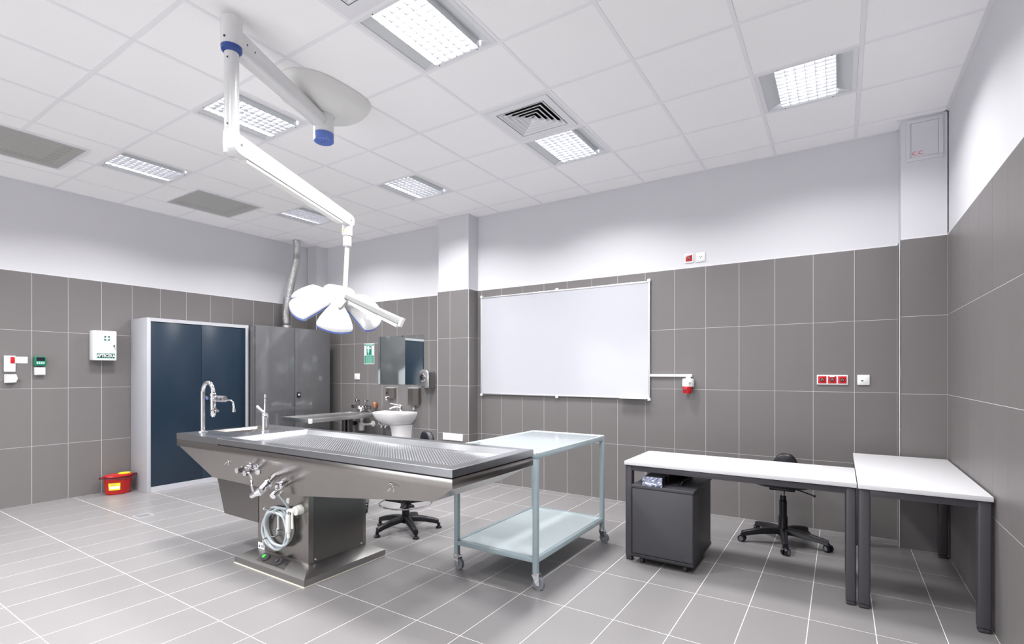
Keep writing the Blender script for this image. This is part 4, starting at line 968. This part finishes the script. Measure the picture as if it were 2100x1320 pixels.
bm = BM(); cyl(bm, (0, 0, .215), (0, 0, .275), .044, n=20)
for k in range(3):
    a = math.radians(185+120*k); d = Vector((math.cos(a), math.sin(a), 0)); n_ = Vector((-math.sin(a), math.cos(a), 0))
    loft(bm, [[tuple(d*r+n_*w+Vector((0, 0, z0))), tuple(d*r-n_*w+Vector((0, 0, z0))), tuple(d*r-n_*w+Vector((0, 0, z1))), tuple(d*r+n_*w+Vector((0, 0, z1)))] for r, w, z0, z1 in ((.03, .02, .228, .262), (.222, .013, .226, .248))])
cyl(bm, (.04, .01, .235), (.085, -.02, .222), .008, n=10); lathe(bm, [(.012, 0), (.024, .01), (.02, .03)], (.085, -.02, .22), (.8, -.4, -.3), 12)
obj('ring_support', bm, 'black_plastic', t)
bm = BM(); cushion(bm, 0, 0, .20, .20, .56, .63); obj('seat', bm, 'black_plastic', t, angle=60)
bm = BM(); tube(bm, [(.03, .06, .555), (.07, .14, .56), (.095, .19, .62), (.09, .185, .75)], .012, 10); obj('back_stem', bm, 'black_plastic', t)
obj('backrest', backrest(.085, .180, math.radians(62), .66, .848, .22, .34), 'black_plastic', t, angle=60)
t.location = (-3.18, 3.25, 0)

# ------------------------------------------------------------------ ceiling-mounted surgical lamp
t = thing('surgical_lamp', 'white ceiling-mounted surgical lamp with jointed arm and petal head', 'lamp', (-3.075, 2.33, CZ))
cX, cY = -3.075, 2.325
def sup(rx, ry, z, n=44, p=2.8, dx=0, dy=0):
    out = []
    for k in range(n):
        a = 2*PI*k/n; c_, s_ = math.cos(a), math.sin(a); out.append((cX+dx+rx*math.copysign(abs(c_)**(2/p), c_), cY+dy+ry*math.copysign(abs(s_)**(2/p), s_), z))
    return out
bm = BM(); loft(bm, [sup(.238, .335, CZ-.0005), sup(.238, .335, 3.325), sup(.228, .322, 3.30), sup(.20, .285, 3.255), sup(.165, .22, 3.225), sup(.11, .13, 3.205), sup(.085, .09, 3.195)]); obj('canopy', bm, 'canopy_grey', t, angle=50)
bm = BM()
for (x, y) in ((cX-.13, cY-.09), (cX-.10, cY+.14), (cX+.02, cY+.17)): cyl(bm, (x, y, 3.222), (x, y, 3.232), .006, n=8)
o = obj('canopy_screws', bm, 'screw_dark', t); o['kind'] = 'stuff'
bm = BM(); lathe(bm, [(.082, .20), (.078, .19), (.068, .185), (.068, .07), (.066, .06)], (cX, cY, 3.005)); obj('spindle', bm, 'lamp_white', t)
bm = BM(); lathe(bm, [(.060, 0), (.068, .006), (.069, .060), (.064, .062)], (cX, cY, 3.005)); bc = obj('blue_cap', bm, 'blue_rim', t, 'blue end cap')
bm = BM()
for d in (-.015, .02): cyl(bm, (cX+d, cY-.01, 3.003), (cX+d, cY-.01, 3.006), .004, n=8)
o = obj('cap_screws', bm, 'screw_dark', bc); o['kind'] = 'stuff'
eX, eY = -2.800, 1.520
# horizontal arm
bm = BM(); A_ = Vector((cX, cY, 3.135)); B_ = Vector((eX, eY, 3.20)); dv = (B_-A_).normalized(); sv = Vector((-dv.y, dv.x, 0)).normalized(); uv = Vector((0, 0, 1))
def rrect(c, w, h, cut=.3):
    P = [(-w, -h*(1-cut)), (-w*(1-cut), -h), (w*(1-cut), -h), (w, -h*(1-cut)), (w, h*(1-cut)), (w*(1-cut), h), (-w*(1-cut), h), (-w, h*(1-cut))]
    return P
def armloft(c0, c1, w0, h0, w1, h1, side, up):
    return [[tuple(c0+side*a+up*b) for a, b in rrect(0, w0, h0)], [tuple(c1+side*a+up*b) for a, b in rrect(0, w1, h1)]]
loft(bm, armloft(A_+dv*.02, B_-dv*.02, .045, .042, .050, .062, sv, uv)); bevel_all(bm, .004, 2, 20); ar = obj('upper_arm', bm, 'lamp_white', t, angle=50)
bm = BM()
for f in (.86, .93): 
    c = A_+(B_-A_)*f+sv*(-.050); cyl(bm, tuple(c), tuple(c-sv*.002), .005, n=8)
    c = A_+(B_-A_)*f+sv*(.050); cyl(bm, tuple(c), tuple(c+sv*.002), .005, n=8)
o = obj('arm_screws', bm, 'screw_dark', ar); o['kind'] = 'stuff'
bm = BM(); lathe(bm, [(.050, .155), (.0535, .150), (.0535, .005), (.052, 0)], (eX, eY, 3.155)); el = obj('elbow_housing', bm, 'lamp_white', t)
bm = BM(); cyl(bm, (eX+.02, eY-.0485, 3.185), (eX+.022, eY-.052, 3.185), .006, n=10); obj('housing_screw', bm, 'screw_dark', el)
bm = BM(); lathe(bm, [(.050, 0.034), (.0545, .032), (.052, .010), (.040, 0)], (eX, eY, 3.122)); obj('blue_collar', bm, 'blue_ring', t, 'dark blue collar ring')
bm = BM(); lathe(bm, [(.037, 0), (.037, .44), (.030, .45)], (eX, eY, 2.68)); dt = obj('drop_tube', bm, 'lamp_white', t)
bm = BM(); 
for z in (3.08, 2.72): cyl(bm, (eX+.02, eY-.033, z), (eX+.021, eY-.037, z), .004, n=8)
o = obj('tube_screws', bm, 'screw_dark', dt); o['kind'] = 'stuff'
bm = BM(); lathe(bm, [(.020, 0), (.040, .012), (.044, .05), (.042, .13), (.038, .14)], (eX, eY, 2.555)); obj('knuckle', bm, 'lamp_white', t)
# spring arm
hX, hY = -2.995, 2.465
P0 = Vector((eX+.06, eY+.0, 2.60)); P1 = Vector((hX+.01, hY, 2.470)); dv = (P1-P0).normalized(); sv = Vector((dv.y, -dv.x, 0)).normalized(); uv = sv.cross(dv).normalized()
bm = BM(); cyl(bm, (eX, eY, 2.605), tuple(P0+sv*.012), .036, n=20); obj('pivot_hub', bm, 'lamp_white', t)
def capsule_side(c0, c1, w, h0, h1, n=8):
    """long arm with round ends seen from the side: profile in dv/uv plane, extruded along sv"""
    L = (c1-c0).length; P = []
    for k in range(n+1):
        a = PI/2+PI*k/n; P.append((h0*math.cos(a), h0*math.sin(a)))
    for k in range(n+1):
        a = -PI/2+PI*k/n; P.append((L+h1*math.cos(a), h1*math.sin(a)))
    return [[tuple(c0+dv*p+uv*q_+sv*s) for p, q_ in P] for s in (-w, w)]
bm = BM(); loft(bm, capsule_side(P0, P1, .028, .052, .040)); bevel_all(bm, .010, 3, 50); sa = obj('spring_arm', bm, 'lamp_white', t, angle=50)
bm = BM(); c0 = P0+dv*.05-uv*.046; c1 = P1-dv*.09-uv*.032; loft(bm, [[tuple(c+sv*a+uv*b) for a, b in ((-.022, -.026), (.022, -.026), (.022, .01), (-.022, .01))] for c in (c0, c1)]); bevel_all(bm, .004); obj('arm_underside', bm, 'canopy_grey', t)
bm = BM(); c = P0+sv*.027; cyl(bm, tuple(c), tuple(c+sv*.003), .0075, n=12); c = P1+sv*.026; cyl(bm, tuple(c), tuple(c+sv*.003), .006, n=10); obj('arm_bolt', bm, 'chrome', sa)
# yoke down
bm = BM(); loft(bm, [oval(hX, hY, .036, .036, 2.36, 20), oval(hX, hY, .037, .037, 2.40, 20), oval(hX+.004, hY, .034, .036, 2.47, 20), oval(hX+.006, hY, .022, .026, 2.50, 20)]); yk = obj('end_yoke', bm, 'lamp_white', t, angle=50)
wd = Vector((.45, -.89, 0)).normalized()
def sticker(z0, z1, m, nm):
    bm = BM(); n = 6; V = []
    for k in range(n+1):
        a = math.atan2(-.838, -.2)+(-.75+1.1*k/n); V.append([bm.verts.new((hX+.0375*math.cos(a), hY+.0375*math.sin(a), z)) for z in (z0, z1)])
    for a, b in zip(V, V[1:]): bm.faces.new((a[0], b[0], b[1], a[1]))
    rr = bmesh.ops.extrude_face_region(bm, geom=list(bm.faces)); bmesh.ops.scale(bm, vec=(1.02, 1.02, 1), space=Matrix.Translation((-hX, -hY, 0)), verts=[v for v in rr['geom'] if isinstance(v, bmesh.types.BMVert)])
    obj(nm, bm, m, yk)
sticker(2.390, 2.400, 'yellow', 'yellow_label'); sticker(2.372, 2.389, 'paper', 'paper_label'); sticker(2.376, 2.379, 'red_ink', 'label_line'); sticker(2.383, 2.385, 'blue_rim', 'label_line')
bm = BM(); lathe(bm, [(.029, 0), (.030, .003), (.030, .085), (.028, .088)], (hX, hY, 2.285)); obj('collar', bm, 'lamp_white', t)
bm = BM(); cyl(bm, (hX, hY, 2.29), (hX-.02, hY-.005, 1.94), .016, n=18); obj('drop_rod', bm, 'lamp_white', t)
# head, built in its own frame then placed
HC = Vector((-3.05, 2.43, 1.888))
a = math.radians(33.07); RGT = Vector((math.cos(a), math.sin(a), 0)); FWD = Vector((-math.sin(a), math.cos(a), 0)); UP = Vector((0, 0, 1))
hd = (HC-Vector((0, 0, 1.3684))); hd.z = 0; hd.normalize(); rt = Vector((hd.y, -hd.x, 0))
tilt = math.radians(33)
nrm = (UP*math.cos(tilt)-hd*math.sin(tilt)).normalized()
roll = math.radians(8); nrm = (nrm*math.cos(roll)+rt*math.sin(roll)).normalized()
hx = (rt-nrm*rt.dot(nrm)).normalized(); hyv = nrm.cross(hx).normalized()
def HP(x, y, z): return tuple(HC+hx*x+hyv*y+nrm*z)
OUT = [(.05, .030), (.12, .056), (.20, .090), (.268, .114), (.290, .118), (.305, .108), (.320, .062), (.326, .02)]
OUT = OUT+[(x, -y) for x, y in reversed(OUT)]
OUT = [(p.x, p.y) for p in smoothpath([(x, y, 0) for x, y in OUT], 3, closed=True)]
ccx = .22
def droop(x): return -.35*max(x-.08, 0)**1.25-.55*max(x-.25, 0)**1.5
def petal(ang, s_list, zoff=0):
    ca, sa_ = math.cos(ang), math.sin(ang); rings = []
    for s, h in s_list:
        r = []
        for (x, y) in OUT:
            X = ccx+(x-ccx)*s; Y = y*s; z = droop(X)+h+zoff
            r.append(HP(X*ca-Y*sa_, X*sa_+Y*ca, z))
        rings.append(r)
    return rings
ph0 = -93
for k in range(6):
    an = math.radians(ph0+60*k); bm = BM()
    loft(bm, petal(an, [(.9, -.014), (1.0, -.006), (1.015, .003), (.99, .014), (.93, .026), (.8, .038), (.6, .047), (.35, .052), (.1, .053)])); pt = obj('petal', bm, 'lamp_white', t, angle=70)
    bm = BM(); loft(bm, petal(an, [(.93, -.024), (.985, -.020), (.995, -.010), (.96, -.006)])); obj('blue_rim', bm, 'blue_rim', pt, 'blue lower rim')
    bm = BM(); loft(bm, petal(an, [(.80, -.033), (.88, -.032), (.9, -.026)])); obj('light_window', bm, 'cool_metal', pt)
bm = BM(); rr_ = []
for (r, z) in ((.085, -.03), (.10, -.01), (.10, .02), (.085, .045), (.05, .062), (.01, .068)): rr_.append([HP(r*math.cos(2*PI*k/28), r*math.sin(2*PI*k/28), z) for k in range(28)])
loft(bm, rr_); obj('head_hub', bm, 'lamp_white', t, angle=50)
# grey triangular yoke plate and side handle arm
bm = BM(); q0 = Vector((hX-.02, hY-.005, 1.945))
def cp(u, z, dpt): # world point near hub: right, up, toward camera
    return tuple(q0+rt*u+UP*z-hd*dpt)
loft(bm, [[cp(-.085, .008, .10), cp(-.02, .018, .10), (cp(.026, .0, .10)), cp(.030, -.045, .13), cp(-.030, -.130, .20), cp(-.045, -.125, .20)], [cp(-.085, .008, -.02), cp(-.02, .018, -.02), cp(.026, .0, -.02), cp(.030, -.045, .0), cp(-.030, -.130, .07), cp(-.045, -.125, .07)]]); bevel_all(bm, .008); obj('yoke_plate', bm, 'lamp_shell_grey', t, angle=40)
bm = BM(); s0 = Vector(cp(.01, -.040, .13)); s1 = Vector(cp(.368, -.222, .28)); ax = (s1-s0).normalized(); u_ = UP.cross(ax).normalized(); v_ = ax.cross(u_).normalized()
loft(bm, [[tuple(c+u_*a_*w+v_*b_*h) for a_, b_ in ((-1, -.6), (-.5, -1), (.5, -1), (1, -.6), (1, .5), (.6, 1), (-.6, 1), (-1, .5))] for c, w, h in ((s0, .03, .020), (s0+(s1-s0)*.5, .032, .026), (s0+(s1-s0)*.95, .030, .030), (s1, .026, .024))]); bevel_all(bm, .003); sd = obj('side_arm', bm, 'lamp_shell_grey', t, angle=40)
bm = BM(); loft(bm, [[tuple(c+u_*a_*w+v_*b_*h) for a_, b_ in ((-1, -1), (1, -1), (1, 1), (-1, 1))] for c, w, h in ((s0+(s1-s0)*.62-v_*.030, .024, .010), (s1-v_*.034-ax*.01, .024, .012))]); obj('arm_cover', bm, 'lamp_white', sd)
bm = BM(); loft(bm, [[tuple(c+u_*a_*.029+v_*b_*.033) for a_, b_ in ((-1, -1), (1, -1), (1, 1), (-1, 1))] for c in (s1-ax*.002, s1+ax*.014)]); bevel_all(bm, .004); obj('arm_end_cap', bm, 'lamp_white', sd)
